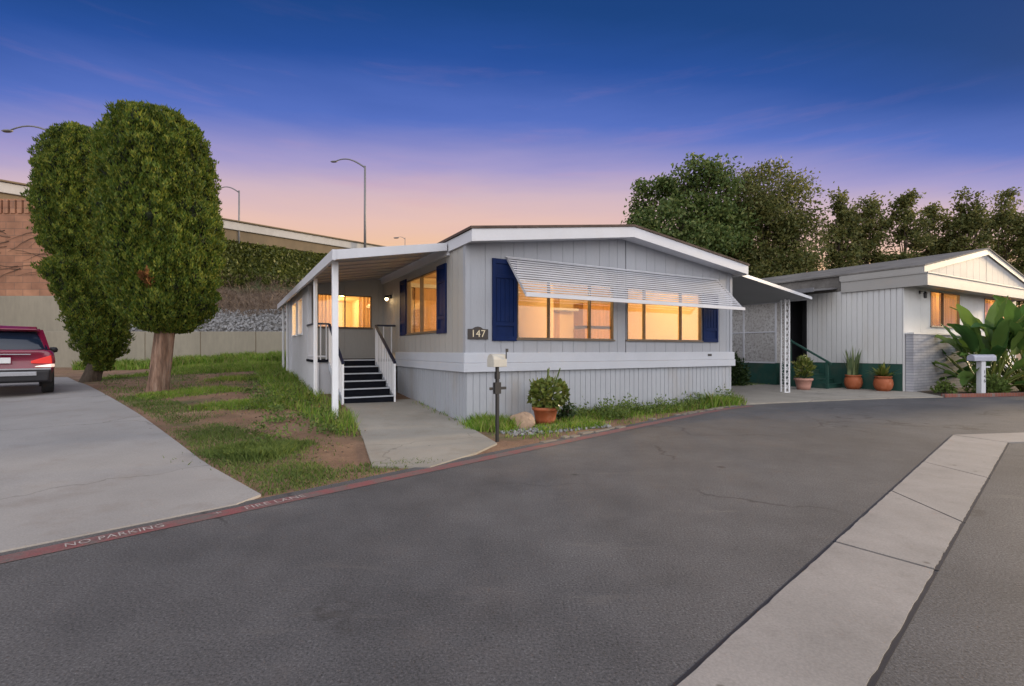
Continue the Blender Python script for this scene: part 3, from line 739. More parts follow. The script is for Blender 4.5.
# entry steps
st = empty('entry_steps', (*wuv(-1.09, 2.6), gz(*wuv(-1.09, 2.6))), HA)
tag(st, 'dark entry steps with white balusters and navy handrails up to the porch', 'steps')
zs = gz(*wuv(-1.09, 2.6)); U0, U1 = -.53, .53; NS = 6; RUN = 1.62 / (NS - 1); TOP = 1.12 - zs; RISE = TOP / NS
for k in range(NS):
    y = k * RUN; z = (k + 1) * RISE - (.004 if k == NS - 1 else 0)
    mb = MB(); mb.box((U0, y, z - RISE + .001), (U1, y + .02, z - .031)); mb.box((U0, y - .02, z - .03), (U1, y + (RUN + .02 if k < NS - 1 else .04), z))
    tr = mb.build('tread', M['tread'], st)
    MB().box((U0, y - .030, z - .026), (U1, y - .0205, z + .003)).build('nosing', M['belt'], tr)
mb = MB()
for s in (U0 - .04, U1 + .005):
    mb.hexa([(s, .0, 0), (s + .035, .0, 0), (s + .035, .3, 0), (s, .3, 0)], [(s, 0, RISE * .9), (s + .035, 0, RISE * .9), (s + .035, .3, RISE * .9 + .1), (s, .3, RISE * .9 + .1)])
    mb.hexa([(s, .02, .05), (s + .035, .02, .05), (s + .035, 1.64, TOP - .22), (s, 1.64, TOP - .22)], [(s, .02, RISE * .8), (s + .035, .02, RISE * .8), (s + .035, 1.64, TOP - .04), (s, 1.64, TOP - .04)])
mb.each('stringer', M['belt'], st)
for sgn, s in ((-1, U0 - .02), (1, U1 + .02)):
    mb = MB()
    mb.bar((s, -.02, .86), (s, 1.66, .86 + TOP - .02), .06, .045)
    if sgn > 0: mb.bar((s + .02, 1.66, .845 + TOP), (s + .50, 1.66, .845 + TOP), .06, .045)
    hr = mb.build('handrail', M['rail'], st, bevel=.006)
    mb = MB()
    for i in range(12):
        t = i / 11; y = .01 + 1.6 * t; zt = .84 + (TOP - .02) * (y + .02) / 1.68; zb = max(0, min(NS, int(y / RUN) + 1)) * RISE * .0 + RISE * .8 + (TOP - RISE * .8) * (y - .02) / 1.62 - .12
        if i == 0: zb = 0
        w = .02 if i in (0, 11) else .012
        mb.box((s - w, y - w, max(zb, 0)), (s + w, y + w, zt))
    if sgn > 0:
        for i in range(1, 3): mb.box((s + i * .2 - .011, 1.65, TOP - .1), (s + i * .2 + .011, 1.672, TOP + .83))
    mb.each('baluster', M['bright'], st)

# ------------------------------------------------------------------ second mobile home
nb = empty('mobile_home', (*NC, 0), HA)
tag(nb, 'white ribbed mobile home with dark green skirting, tan trim and painted brick front', 'mobile home')
nf = lambda a, z, d: (a, -d, z)
ns = lambda a, z, d: (-d, a, z)
NW = 10.1
wall(ns, 0.0, 3.03, .90, 3.42, [], 'side_wall', M['nbwhite'], nb, .165, .028, t=.024)
wall(ns, 0.0, 3.03, -.05, .90, [], 'skirting', M['green'], nb, .6, .01, t=.012)
NF = [(1.95, 4.33, 2.16, 3.36), (6.67, 9.6, 2.16, 3.36)]
wall(nf, 0.012, NW, -.05, 3.42, NF, 'front_wall', M['nbwhite'], nb, 1.2, .008)
wall(lambda a, z, d: (NW + d, a, z), 0, 10.5, -.05, 3.6, [], 'side_wall', M['nbwhite'], nb, .3, .02)
MB().box((0, 10.5, 0), (NW, 10.58, 3.6)).build('rear_wall', M['nbwhite'], nb)
MB().box((-.024, -.024, -.02), (.06, -.0, 3.42)).build('corner_board', M['nbwhite'], nb)
window(nf, 1.95, 4.33, 2.16, 3.36, [2.98], nb); window(nf, 6.67, 9.6, 2.16, 3.36, [8.0], nb)
# roof, box fascia, gable
NP = 5.05
def nz(u): return 3.98 + 1.02 * (1 - abs(u - NP) / NP)
mb = MB()
for u0, u1 in ((-.12, NP), (NP, NW + .12)):
    mb.hexa([(u0, -.62, nz(u0)), (u1, -.62, nz(u1)), (u1, 10.8, nz(u1)), (u0, 10.8, nz(u0))], [(u0, -.62, nz(u0) + .05), (u1, -.62, nz(u1) + .05), (u1, 10.8, nz(u1) + .05), (u0, 10.8, nz(u0) + .05)])
mb.build('roof', M['greyroof'], nb)
mb = MB()
for u0, u1 in ((-.1, NP), (NP, NW + .1)):
    mb.hexa([(u0, -.60, nz(u0) - .2), (u1, -.60, nz(u1) - .2), (u1, -.56, nz(u1) - .2), (u0, -.56, nz(u0) - .2)], [(u0, -.60, nz(u0) - .002), (u1, -.60, nz(u1) - .002), (u1, -.56, nz(u1) - .002), (u0, -.56, nz(u0) - .002)])
mb.box((-.11, -.559, 3.775), (-.07, 1.85, 3.95))
mb.build('rake_board', M['nbcream'], nb, bevel=.004)
wall(lambda a, z, d: (a, -.53 - d, z), .0, NP, 3.7, lambda a: nz(a) - .12, [], 'gable_panel', M['gablepaint'], nb, .55, .012)
wall(lambda a, z, d: (a, -.53 - d, z), NP + .02, NW, 3.7, lambda a: nz(a) - .12, [], 'gable_panel', M['gablepaint'], nb, .55, .012)
mb = MB()
mb.box((-.10, -.68, 3.36), (NW + .1, -.60, 3.765)); mb.box((-.10, -.60, 3.36), (-.03, 1.8, 3.765)); mb.box((-.13, -.70, 3.73), (NW + .1, -.681, 3.772))
mb.box((-.13, -.681, 3.73), (-.101, 1.8, 3.772))
mb.build('fascia', M['nbcream'], nb, bevel=.005)
MB().box((-.03, -.6, 3.42), (NW, -.0, 3.46)).build('soffit', M['nbcream'], nb)
# wall between fascia and roof beyond the front part, eave board, porch roof over the door
mb = MB(); mb.box((-.03, 1.8, 3.42), (.0, 10.5, 3.96)); mb.build('eave_board', M['greyroof'], nb)
mb = MB(); mb.hexa([(-1.55, 1.95, 3.36), (-.03, 1.95, 3.52), (-.03, 9.5, 3.52), (-1.55, 9.5, 3.36)], [(-1.55, 1.95, 3.42), (-.03, 1.95, 3.58), (-.03, 9.5, 3.58), (-1.55, 9.5, 3.42)])
mb.box((-1.6, 1.92, 3.33), (-1.551, 9.5, 3.47)); mb.build('porch_roof', M['galv'], nb)
# screened enclosure and the dark doorway
mb = MB(); mb.box((-.76, 3.75, .86), (-.72, 9.6, 3.36)); mb.box((-.72, 3.75, .86), (0, 3.79, 3.36)); mb.build('screen_wall', M['screen'], nb)
mb = MB()
for v in (3.76, 5.1, 6.6, 8.1, 9.5): mb.box((-.785, v - .035, .86), (-.761, v + .035, 3.36))
mb.box((-.782, 3.8, 2.02), (-.762, 9.5, 2.07)); mb.box((-.782, 3.8, .84), (-.762, 9.5, .90))
mb.each('screen_frame', M['white'], nb)
mb = MB(); mb.box((-.775, 3.74, -.05), (-.74, 9.6, .85)); mb.box((-.74, 3.74, -.05), (0, 3.77, .85)); mb.build('skirting', M['green'], nb)
mb = MB(); mb.box((.9, 3.0, .7), (.95, 3.9, 3.5)); mb.box((-.01, 3.03, .7), (.9, 3.06, 3.5)); mb.box((-.01, 3.72, .7), (.9, 3.749, 3.5)); mb.box((0, 3.06, .66), (.9, 3.72, .72)); mb.build('doorway', M['carblack'], nb)
# painted brick skirt in front
MB().box((.10, -.24, -.05), (6.2, -.03, 1.86)).build('brick_facing', M['whitebrick'], nb)
MB().box((.07, -.26, 1.86), (6.22, -.02, 1.91)).build('brick_cap', M['nbwhite'], nb)
# wall lantern
mb = MB(); mb.box((1.08, -.05, 3.22), (1.18, -.012, 3.32)); mb.bar((1.13, -.05, 3.29), (1.13, -.17, 3.29), .02)
la = mb.build('wall_lantern', M['blackmetal'], nb)
MB().lathe([(.0, .10), (.02, .09), (.075, .04), (.055, .035), (.045, -.11), (.0, -.13)], 8, (1.13, -.17, 3.18)).build('lantern_body', M['blackmetal'], la)
# rooms
mb = MB()
mb.box((.3, 1.5, .9), (9.9, 1.56, 3.46)); mb.box((.3, .1, .9), (9.9, 1.5, .95)); mb.box((.3, .1, 3.43), (9.9, 1.5, 3.46)); mb.box((5.3, .1, .95), (5.36, 1.5, 3.43)); mb.box((.3, .1, .95), (.36, 1.5, 3.43)); mb.box((9.84, .1, .95), (9.9, 1.5, 3.43))
mb.build('interior_wall', M['interior'], nb)
mb = MB(); curtain(1.98, 2.98, .14, 2.1, 3.42); curtain(6.7, 7.9, .14, 2.1, 3.42); mb.each('curtain', M['curtain'], nb)
mb = MB()
for i in range(5): mb.box((3.05 + .25 * i, .115, 2.2), (3.075 + .25 * i, .125, 3.3))
mb.box((3.0, 1.0, 1.0), (4.2, 1.45, 2.55)); mb.each('cabinet', M['oak'], nb)
lamp(3.3, .8, 3.2, 60, nb, NC, .12, (1, .58, .2)); lamp(8.4, .8, 3.2, 60, nb, NC, .12, (1, .58, .2))

# green side steps of the second home
gs = empty('side_steps', (*wuv(-.55, 1.78, NC), .02), HA)
tag(gs, 'dark green wooden steps with a sloping rail at the doorway of the white home', 'steps')
mb = MB(); n = 5
for k in range(n):
    tr = MB(); z = (k + 1) * .155
    tr.box((-.45, k * .26, z - .03), (.5, k * .26 + .28, z)); tr.box((-.45, k * .26 + .015, z - .155), (.5, k * .26 + .03, z - .032))
    tr.build('tread', M['green'], gs)
mb = MB(); mb.hexa([(-.48, .0, 0), (-.455, 0, 0), (-.455, 1.3, 0), (-.48, 1.3, 0)], [(-.48, .0, .13), (-.455, 0, .13), (-.455, 1.3, .78), (-.48, 1.3, .78)]); mb.each('stringer', M['green'], gs)
mb = MB(); mb.box((-.55, -.06, 0), (-.47, .02, .92)); mb.box((-.55, 1.22, 0), (-.47, 1.30, 1.72)); mb.each('post', M['green'], gs)
mb = MB(); mb.bar((-.51, -.16, .86), (-.51, 1.4, 1.76), .09, .05); mb.build('handrail', M['green'], gs)

# ------------------------------------------------------------------ mailboxes
x, y = -.22, 7.27
mbx = empty('mailbox', (x, y, gz(x, y)), R(38))
tag(mbx, 'cream mailbox on a thin black pole beside the potted jade plant', 'mailbox')
m_ = MB(); m_.box((-.02, -.02, -.1), (.02, .02, 1.1)); m_.box((-.03, -.03, .92), (.03, .03, 1.02)); m_.build('pole', M['blackmetal'], mbx)
m_ = MB(); m_.box((-.13, -.015, .76), (.16, .015, .80)); m_.box((-.055, -.025, .70), (.055, .025, .87)); m_.build('bracket', M['blackmetal'], mbx)
pr = [(-.09, 1.10), (.09, 1.10), (.09, 1.21), (.075, 1.255), (.04, 1.285), (0, 1.293), (-.04, 1.285), (-.075, 1.255), (-.09, 1.21)]
bx = MB().prism([(-.12, a * .9, z) for a, z in pr], (.24, 0, 0)).build('box', M['cream'], mbx, bevel=.006)
MB().prism([(-.127, a * .85, 1.10 + (z - 1.10) * .95 + .005) for a, z in pr], (.006, 0, 0)).build('door', M['cream'], bx)
m_ = MB(); m_.box((.095, -.096, 1.22), (.107, -.082, 1.37)); m_.box((.095, -.097, 1.32), (.135, -.084, 1.37)); m_.build('flag', M['blackmetal'], bx)

x, y = 13.86, 14.48
m2 = empty('mailbox', (x, y, 0), R(8))
tag(m2, 'grey mailbox on a white numbered post in front of the banana plants', 'mailbox')
m_ = MB(); m_.box((-.075, -.075, -.1), (.075, .075, 1.02)); po = m_.build('post', M['white'], m2, bevel=.008)
m_ = MB(); m_.box((.075, -.03, .83), (.28, .03, .87)); m_.build('brace', M['white'], m2)
m_ = MB(); m_.prism([(-.36, a, z - .075 + .0) for a, z in [(q * 1.25, w * 1.0) for q, w in pr]], (.74, 0, 0)); b2 = m_.build('box', M['mailgrey'], m2, bevel=.008)
m_ = MB(); m_.prism([(.381, a * 1.2, z - .07) for a, z in pr], (.012, 0, 0)); m_.build('door', M['white'], b2)
mw = Matrix.Translation((.02, -.077, .0)) @ Matrix.Rotation(R(90), 4, 'X')
for ch, z in (('1', .70), ('4', .57), ('6', .44)):
    text(ch, .14, 'numeral', M['blackmetal'], po, Matrix.Translation((0.03, -.078, z)) @ Matrix.Rotation(R(90), 4, 'X'), 1, .002)

# ------------------------------------------------------------------ potted plants, rocks, bushes
def pot_prof(r, h): return [(0, 0), (r * .72, 0), (r * .80, h * .3), (r * .95, h * .8), (r * 1.06, h * .82), (r * 1.06, h), (r * .94, h), (r * .92, h * .88), (0, h * .88)]
def plant(name, label, cat, loc, r, h, potmat, prof=None, group='potted plants outside the homes'):
    o = empty(name, loc); tag(o, label, cat, group)
    MB().lathe(prof or pot_prof(r, h), 28).build('pot', potmat, o, True)
    MB().lathe([(0, h * .9), (r * .9, h * .885)], 20).build('soil', M['soil'], o)
    return o
x, y = wuv(1.30, -.62)
p = plant('potted_plant', 'bushy jade plant in a terracotta pot beside the pinkish rock', 'potted plant', (x, y, 0), .23, .32, M['terracotta'])
c = rng.normal(size=(620, 3)); c = unit(c) * (rng.uniform(.45, 1, (620, 1)) ** .6) * np.array([.35, .32, .26]) + np.array([.0, 0, .54])
c += np.array([.06, 0, 0]); c[:, 2] = np.maximum(c[:, 2], .33)
soup('foliage', leaf_quads(c, .105, .085, c - np.array([0, 0, .5]), .8), M['jade'], p)
mb = MB()
for k in range(14):
    a = k * 2.4; mb.tube([(0, 0, .3), (.1 * math.cos(a), .1 * math.sin(a), .5), (.3 * math.cos(a), .28 * math.sin(a), .62 + .2 * (k % 3))], [.022, .016, .01], 6)
mb.build('stem', M['jade'], p)
o = None
def rock(name, label, loc, s, seed, m, cat='rock'):
    bm = bmesh.new(); bmesh.ops.create_icosphere(bm, subdivisions=3, radius=1); r_ = random.Random(seed)
    dirs = [(Vector((r_.gauss(0, 1), r_.gauss(0, 1), r_.gauss(0, 1))).normalized(), r_.uniform(.62, .95)) for _ in range(16)]
    for v in bm.verts:
        n = v.co.normalized(); k = 1.0
        for d, l in dirs:
            q = n.dot(d)
            if q * k > l: k = l / q
        v.co = Vector((n.x * k * s[0], n.y * k * s[1], n.z * k * s[2]))
    me = bpy.data.meshes.new(name); bm.to_mesh(me); bm.free()
    o = link(name, me, m); o.location = loc; return tag(o, label, cat)
x, y = wuv(.74, -.74); rock('rock', 'large pinkish tan rock beside the terracotta jade pot', (x, y, .08), (.26, .20, .21), 3, M['rock'])

x, y = wuv(15.07 - 2.05, -.63 + 2.0)
p = plant('potted_plant', 'yellow green leafy plant in a pink clay pot beside the lattice post', 'potted plant', (x, y, .024), .27, .38, M['pinkpot'])
c = rng.normal(size=(420, 3)); c = unit(c) * (rng.uniform(.3, 1, (420, 1)) ** .6) * np.array([.26, .26, .36]) + np.array([0, 0, .72])
soup('foliage', leaf_quads(c, .16, .06, c - np.array([0, 0, .4]), .7), M['jade'], p)
c = rng.normal(size=(26, 3)) * np.array([.15, .15, .2]) + np.array([0, 0, .85]); soup('flower', leaf_quads(c, .09, .08), M['flower'], p)
mb = MB()
for k in range(9): a = k * 2.4; mb.tube([(0, 0, .3), (.2 * math.cos(a), .2 * math.sin(a), .6 + .3 * (k % 2))], [.014, .008], 5)
mb.build('stem', M['shrub'], p)

x, y = wuv(-.36, 1.28, NC)
bowl = [(0, 0), (.17, 0), (.24, .1), (.27, .22), (.25, .36), (.21, .43), (.24, .45), (.24, .48), (.2, .48), (.19, .44), (0, .44)]
p = plant('potted_plant', 'tall pointed snake plant in a terracotta pot against the green skirting', 'potted plant', (x, y, .024), .25, .48, M['terracotta'], bowl)
mb = MB()
for k in range(26):
    a = k * 2.399; r0 = .05 + .11 * ((k * 7) % 10) / 10; h = random.uniform(.55, 1.08); ln = random.uniform(.02, .22); w = random.uniform(.03, .045)
    bx_, by_ = r0 * math.cos(a), r0 * math.sin(a); t = Vector((-math.sin(a + .7), math.cos(a + .7), 0))
    vs = []; fs = []
    for i in range(6):
        q = i / 5; ww = w * (1 - q ** 3) + .002; cpt = Vector((bx_ + ln * q * q * math.cos(a), by_ + ln * q * q * math.sin(a), .42 + h * q)); vs += [cpt - t * ww, cpt + t * ww]
    for i in range(5): fs.append((2 * i, 2 * i + 1, 2 * i + 3, 2 * i + 2))
    mb.add(vs, fs)
mb.build('foliage', M['snake'], p)
x, y = wuv(-.40, .38, NC)
p = plant('potted_plant', 'low leafy succulent in a round terracotta pot, closest to the brick front', 'potted plant', (x, y, .024), .28, .48, M['terracotta'], [(r_ * 1.0, z_) for r_, z_ in bowl])
mb = MB()
for k in range(46):
    a = k * 2.399; el = random.uniform(.35, 1.5); L = random.uniform(.4, .66) + (.28 if k == 5 else 0); w = .045
    d = Vector((math.cos(a) * math.cos(el), math.sin(a) * math.cos(el), math.sin(el))); t = Vector((-math.sin(a), math.cos(a), 0)); vs = []; fs = []
    for i in range(6):
        q = i / 5; cpt = Vector((0, 0, .43)) + d * L * q + Vector((0, 0, -.10 * q * q)); ww = w * math.sin(PI * (.15 + .82 * q)); vs += [cpt - t * ww, cpt + t * ww]
    for i in range(5): fs.append((2 * i, 2 * i + 1, 2 * i + 3, 2 * i + 2))
    mb.add(vs, fs)
mb.build('foliage', M['jade'], p)

def bush(name, label, loc, s, n, L, Wd, m, cat='shrub'):
    o = empty(name, loc); tag(o, label, cat)
    c = rng.normal(size=(n, 3)); c = unit(c) * (rng.uniform(.25, 1, (n, 1)) ** .5) * np.array(s); c[:, 2] = np.abs(c[:, 2]) * 1.0
    c *= (1 + .25 * np.sin(c[:, :1] * 9 / s[0]) * np.cos(c[:, 1:2] * 8 / s[1]))
    soup('foliage', leaf_quads(c, L, Wd, c + np.array([0, 0, .2]), .9), m, o)
    mb = MB()
    for k in range(8): a = k * 2.4; mb.tube([(0, 0, 0), (s[0] * .6 * math.cos(a), s[1] * .6 * math.sin(a), s[2] * .7)], [.02, .008], 5)
    mb.build('stem', M['darkbark'], o); return o
x, y = wuv(12.75, 3.9); bush('shrub', 'dark round shrub against the green skirting under the carport', (x, y, .02), (.6, .55, 1.1), 2600, .12, .06, M['shrub'])
x, y = wuv(1.82, -.58); bush('shrub', 'small dark green shrub touching the right of the jade pot', (x, y, 0), (.15, .14, .32), 320, .07, .05, M['shrub'])
x, y = wuv(-3.1, 12.0)

# banana-like plants beside the second home
def paddle(mb, base, az, el, stalk, L, w, droop):
    d = Vector((math.cos(az) * math.cos(el), math.sin(az) * math.cos(el), math.sin(el)))
    p0 = Vector(base); pts = []; p = p0.copy(); dd = d.copy(); n = 7
    for i in range(n):
        pts.append(p.copy()); p = p + dd * stalk / (n - 1); dd = (dd + Vector((0, 0, -.02 * droop))).normalized()
    mb[0].tube(pts, [.04 - .024 * i / (n - 1) for i in range(n)], 6)
    side = dd.cross(Vector((0, 0, 1))).normalized(); n = 12; vs = []; fs = []
    roll = random.uniform(-.6, .6)
    p = pts[-1].copy()
    for i in range(n + 1):
        t = i / n; ww = w * (math.sin(PI * min(1, t * .93 + .05)) ** .62) * (1 - .25 * t)
        up = side.cross(dd).normalized(); s2 = (side * math.cos(roll) + up * math.sin(roll)).normalized(); u2 = s2.cross(dd).normalized()
        for q in (-1, -.5, 0, .5, 1):
            vs.append(p + s2 * ww * q + u2 * (abs(q) * ww * .42 + .02 * math.sin(t * 22 + q * 3) * abs(q)))
        p = p + dd * L / n; dd = (dd + Vector((0, 0, -.055 * droop))).normalized()
    for i in range(n):
        for j in range(4): fs.append((i * 5 + j, i * 5 + j + 1, i * 5 + j + 6, i * 5 + j + 5))
    mb[1].add(vs, fs)
def paddle_plant(label, x, y, n, hh, rs):
    global random
    o = empty('banana_plant', (x, y, .02)); tag(o, label, 'banana plant', 'banana plants beside the white home')
    s = MB(); l = MB(); st_ = random.getstate(); random.seed(rs)
    for k in range(n):
        az = k * 2.399 + random.uniform(-.3, .3); el = random.uniform(.6, 1.42); f = random.uniform(.55, 1.0) * hh
        if k % 4 == 0: el = random.uniform(.35, .7); f *= .75
        paddle((s, l), (random.uniform(-.2, .2), random.uniform(-.2, .2), 0), az, el, 1.55 * f, 1.25 * f + .15, (.19 * f + .04), random.uniform(.8, 2.4))
    s.build('stalk', M['jade'], o, True); lv = l.build('leaf', M['banana'], o, True)
    random.setstate(st_)
paddle_plant('large banana plant with broad leaves directly behind the grey mailbox', 15.15, 15.5, 54, 1.06, 11)
paddle_plant('banana plant with tall overlapping leaves at the right edge of the photo', 16.6, 15.7, 54, 1.22, 5)
x, y = 13.3, 15.0; bush('shrub', 'low green weedy shrub in the bed at the foot of the banana plant', (14.6, 15.0, .03), (.55, .35, .5), 900, .12, .06, M['clover'])
bush('shrub', 'small pale green shrub at the left end of the brick-edged bed', (13.25, 15.02, .03), (.3, .25, .35), 400, .1, .05, M['clover'])

# ------------------------------------------------------------------ cypress trees
def cypress(label, base, prof, n, trunk, seed, dead=None, trunk_r=.215, bark='bark'):
    """prof: rows (height, centre offset along x, offset along y, radius); tufts of upright sprays cover a knobbly surface"""
    o = empty('cypress_tree', base); tag(o, label, 'tree', 'cypress trees on the lawn')
    r_ = np.random.default_rng(seed)
    P = np.array(prof); z0, z1 = P[0, 0], P[-1, 0]
    f = lambda z, k: np.interp(z, P[:, 0], P[:, k])
    # sample surface points
    zz = r_.uniform(z0, z1, n * 3); keep = r_.uniform(0, 1, n * 3) < (f(zz, 3) + .25) / (P[:, 3].max() + .25); zz = zz[keep][:n]; th = r_.uniform(-PI, PI, len(zz))
    # knobs stretched upward
    nb_ = 1500; kz = r_.uniform(z0, z1, nb_); kt = r_.uniform(-PI, PI, nb_); ks = r_.uniform(.075, .17, nb_); kh = r_.uniform(.04, .36, nb_)
    def disp(z, t):
        out = np.zeros(len(z)); rad = np.maximum(f(z, 3), .2)
        for i in range(0, len(z), 4000):
            sl_ = slice(i, i + 4000)
            dt = np.angle(np.exp(1j * (t[sl_][:, None] - kt[None]))) * rad[sl_][:, None]; dz = (z[sl_][:, None] - kz[None]) / 1.6
            g = kh[None] * np.exp(-(dt ** 2 + dz ** 2) / (2 * (ks[None] * .55) ** 2)); out[sl_] = g.max(1)
        return out
    dp = disp(zz, th)
    rad = f(zz, 3) * .93 + dp - .18 + r_.uniform(-.05, .03, len(zz))
    rad = np.maximum(rad, .03)
    rad = np.maximum(rad + .10 * np.sin(3 * th + 1.1 * zz + seed) * np.sin(2.2 * zz + 2 * th) + .05 * np.sin(9 * th + 2.3 * zz), .03)
    c = np.stack([f(zz, 1) + rad * np.cos(th), f(zz, 2) + rad * np.sin(th), zz], 1)
    out = np.stack([np.cos(th), np.sin(th), np.zeros(len(th))], 1)
    L0 = np.where(r_.random(len(c)) < .03, 1.9, 1.0)
    d = out * .22 + np.array([0, 0, 1.0])
    q = leaf_quads(c, .085 * L0, .034, d, .6)
    soup('crown', q, M['cypress'], o)
    # dark inner hull, its colour stands in for shade between the sprays
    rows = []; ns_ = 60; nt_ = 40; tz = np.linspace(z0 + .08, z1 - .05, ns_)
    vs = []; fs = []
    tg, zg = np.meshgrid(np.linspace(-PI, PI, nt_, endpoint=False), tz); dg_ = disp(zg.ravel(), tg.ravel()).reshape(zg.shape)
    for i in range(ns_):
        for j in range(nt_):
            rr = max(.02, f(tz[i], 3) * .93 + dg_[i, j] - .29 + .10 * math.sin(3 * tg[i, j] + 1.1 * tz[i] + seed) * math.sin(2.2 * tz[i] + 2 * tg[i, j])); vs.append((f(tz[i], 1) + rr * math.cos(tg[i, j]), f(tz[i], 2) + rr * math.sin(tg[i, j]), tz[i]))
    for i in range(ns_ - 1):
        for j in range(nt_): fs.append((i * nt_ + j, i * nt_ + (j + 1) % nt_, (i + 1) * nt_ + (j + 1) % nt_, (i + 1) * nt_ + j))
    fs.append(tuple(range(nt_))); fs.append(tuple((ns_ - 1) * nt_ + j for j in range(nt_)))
    MB().add(vs, fs).build('gap_shade_core', M['core'], o, True)
    if dead:
        zc, tc, s = dead; k = 220; z_ = zc + r_.normal(size=k) * s; t_ = tc + r_.normal(size=k) * s * .6; rr = f(z_, 3) * .93 + disp(z_, t_) - .14
        c2 = np.stack([f(z_, 1) + rr * np.cos(t_), f(z_, 2) + rr * np.sin(t_), z_], 1)
        soup('dry_patch', leaf_quads(c2, .11, .045, np.stack([np.cos(t_), np.sin(t_), np.ones(k)], 1), .6), M['deadspray'], o)
    # fluted trunk
    vs = []; fs = []; nn = 28; hs = np.linspace(-.15, trunk, 9)
    for i, h in enumerate(hs):
        for j in range(nn):
            a = 2 * PI * j / nn; rr = trunk_r * (1.0 + .16 * math.exp(-max(h, 0) * 7) ) * (1 - .1 * h / trunk) * (1 + .10 * math.sin(5 * a + h) + .06 * math.sin(11 * a - 2 * h) + .03 * math.sin(23 * a))
            vs.append((f(h, 1) * min(1, max(h, 0) / trunk) + rr * math.cos(a), f(h, 2) * min(1, max(h, 0) / trunk) + rr * math.sin(a), h))
    for i in range(8):
        for j in range(nn): fs.append((i * nn + j, i * nn + (j + 1) % nn, (i + 1) * nn + (j + 1) % nn, (i + 1) * nn + j))
    MB().add(vs, fs).build('trunk', M[bark], o, True)
    return o
bx0, by0 = -8.72, 12.05; S = by0 / 490; bz = gz(bx0, by0)
rows = [(334, 167, 12), (329, 166, 29), (318, 164, 43), (305, 163, 51), (280, 161, 58), (250, 161, 62), (210, 160, 63), (170, 158, 60), (150, 156, 56), (134, 153, 50), (124, 151, 43), (118, 151, 32), (115, 151, 18), (113, 151, 5)]
cyp = [(1.35 + (350 - y) * S - bz, (px - 157 + 3) * S * .58, (px - 157 + 3) * S * .45, r * S * .85 - .03) for y, px, r in rows]
cypress('broad clipped cypress tree with a thick bare reddish trunk', (bx0, by0, bz), cyp, 95000, (350 - 310) * S + 1.35 - bz, 21, dead=(2.6, -1.25, .08))
bx0, by0 = -13.6, 15.8; S = by0 / 490; bz = gz(bx0, by0)
rows = [(372, 92, 9), (362, 93, 15), (345, 95, 27), (322, 92, 33), (300, 83, 35), (280, 74, 37), (269, 67, 37), (260, 70, 26), (250, 64, 31), (235, 61, 33), (210, 60, 33), (170, 62, 32), (145, 67, 27), (136, 71, 20), (130, 73, 6)]
cyp = [(1.35 + (350 - y) * S - bz, (px - 82) * S * .55, (px - 82) * S * .53, r * S * .80 - .03) for y, px, r in rows]
cypress('narrow leaning cypress tree, foliage almost to the ground behind the broad one', (bx0, by0, bz), cyp, 85000, .9, 22, trunk_r=.24, bark='darkbark')

# ------------------------------------------------------------------ background trees
def tree(label, x, y, z, ctr_h, rx, ry, rz, nl, ncl, leaf, lw, m, seed, group, dens=.5, trunk_r=.25, lean=0):
    o = empty('tree', (x, y, z)); tag(o, label, 'tree', group); r_ = np.random.default_rng(seed)
    cl = unit(r_.normal(size=(ncl, 3))) * (r_.uniform(.12, 1, (ncl, 1)) ** .45) * np.array([rx, ry, rz]) + np.array([lean, 0, ctr_h])
    per = r_.dirichlet(np.ones(ncl) * 3) * nl
    cs = []
    for k in range(ncl):
        kk = int(per[k]); s = r_.uniform(.45, 1.0) * dens
        p_ = np.clip(r_.normal(size=(kk, 3)), -1.7, 1.7) * np.array([s, s, s * .75]) + cl[k]; cs.append(p_)
    c = np.concatenate(cs)
    d = r_.normal(size=c.shape) + np.array([0, 0, -.35])
    soup('crown', leaf_quads(c, leaf, lw, d, .4), m, o)
    mb = MB(); fork = ctr_h - rz * .75
    mb.tube([(0, 0, -.3), (.1, 0, fork * .5), (lean * .3, 0, fork), (lean * .7, 0, ctr_h), (lean, 0, ctr_h + rz * .6)], [trunk_r * 1.2, trunk_r, trunk_r * .85, trunk_r * .5, trunk_r * .12], 10)
    for k in range(min(ncl, 34)):
        e = cl[k]; h = fork + (e[2] - fork) * .35; h = max(fork * .8, min(h, ctr_h + rz * .4)); b = Vector((lean * .5, 0, h)); mid = b.lerp(Vector(e), .5) + Vector((0, 0, -.15))
        mb.tube([b, mid, e], [trunk_r * .34, trunk_r * .2, .02], 5)
    mb.build('trunk', M['darkbark'], o)
    return o
def far(px, y): return (px - 512) / 490 * y
BG = 'trees behind the homes'
Y = 33
tree('large spreading green tree rising behind the right slope of the grey home roof', far(684, Y), Y, 0, 9.4, 4.1, 3.3, 4.5, 46000, 170, .25, .15, M['treeleaf'], 1, BG, .66, .36)
tree('dense dark tree with a drooping crown between the two home roofs', far(766, Y + 1), Y + 1, 0, 8.5, 3.4, 3.2, 5.6, 46000, 150, .24, .12, M['olivleaf'], 2, BG, .75, .34)
lab = ['thin sparse tree immediately right of the dense dark tree', 'slender tree with warm sky showing through, second right of the dense dark tree', 'tall bushy olive tree above the middle of the white home roof', 'thin upright tree left of the white home roof peak', 'sparse feathery tree directly above the white home roof peak', 'tall thin tree right of the white home roof peak', 'sparse tree cut by the right edge of the photo']
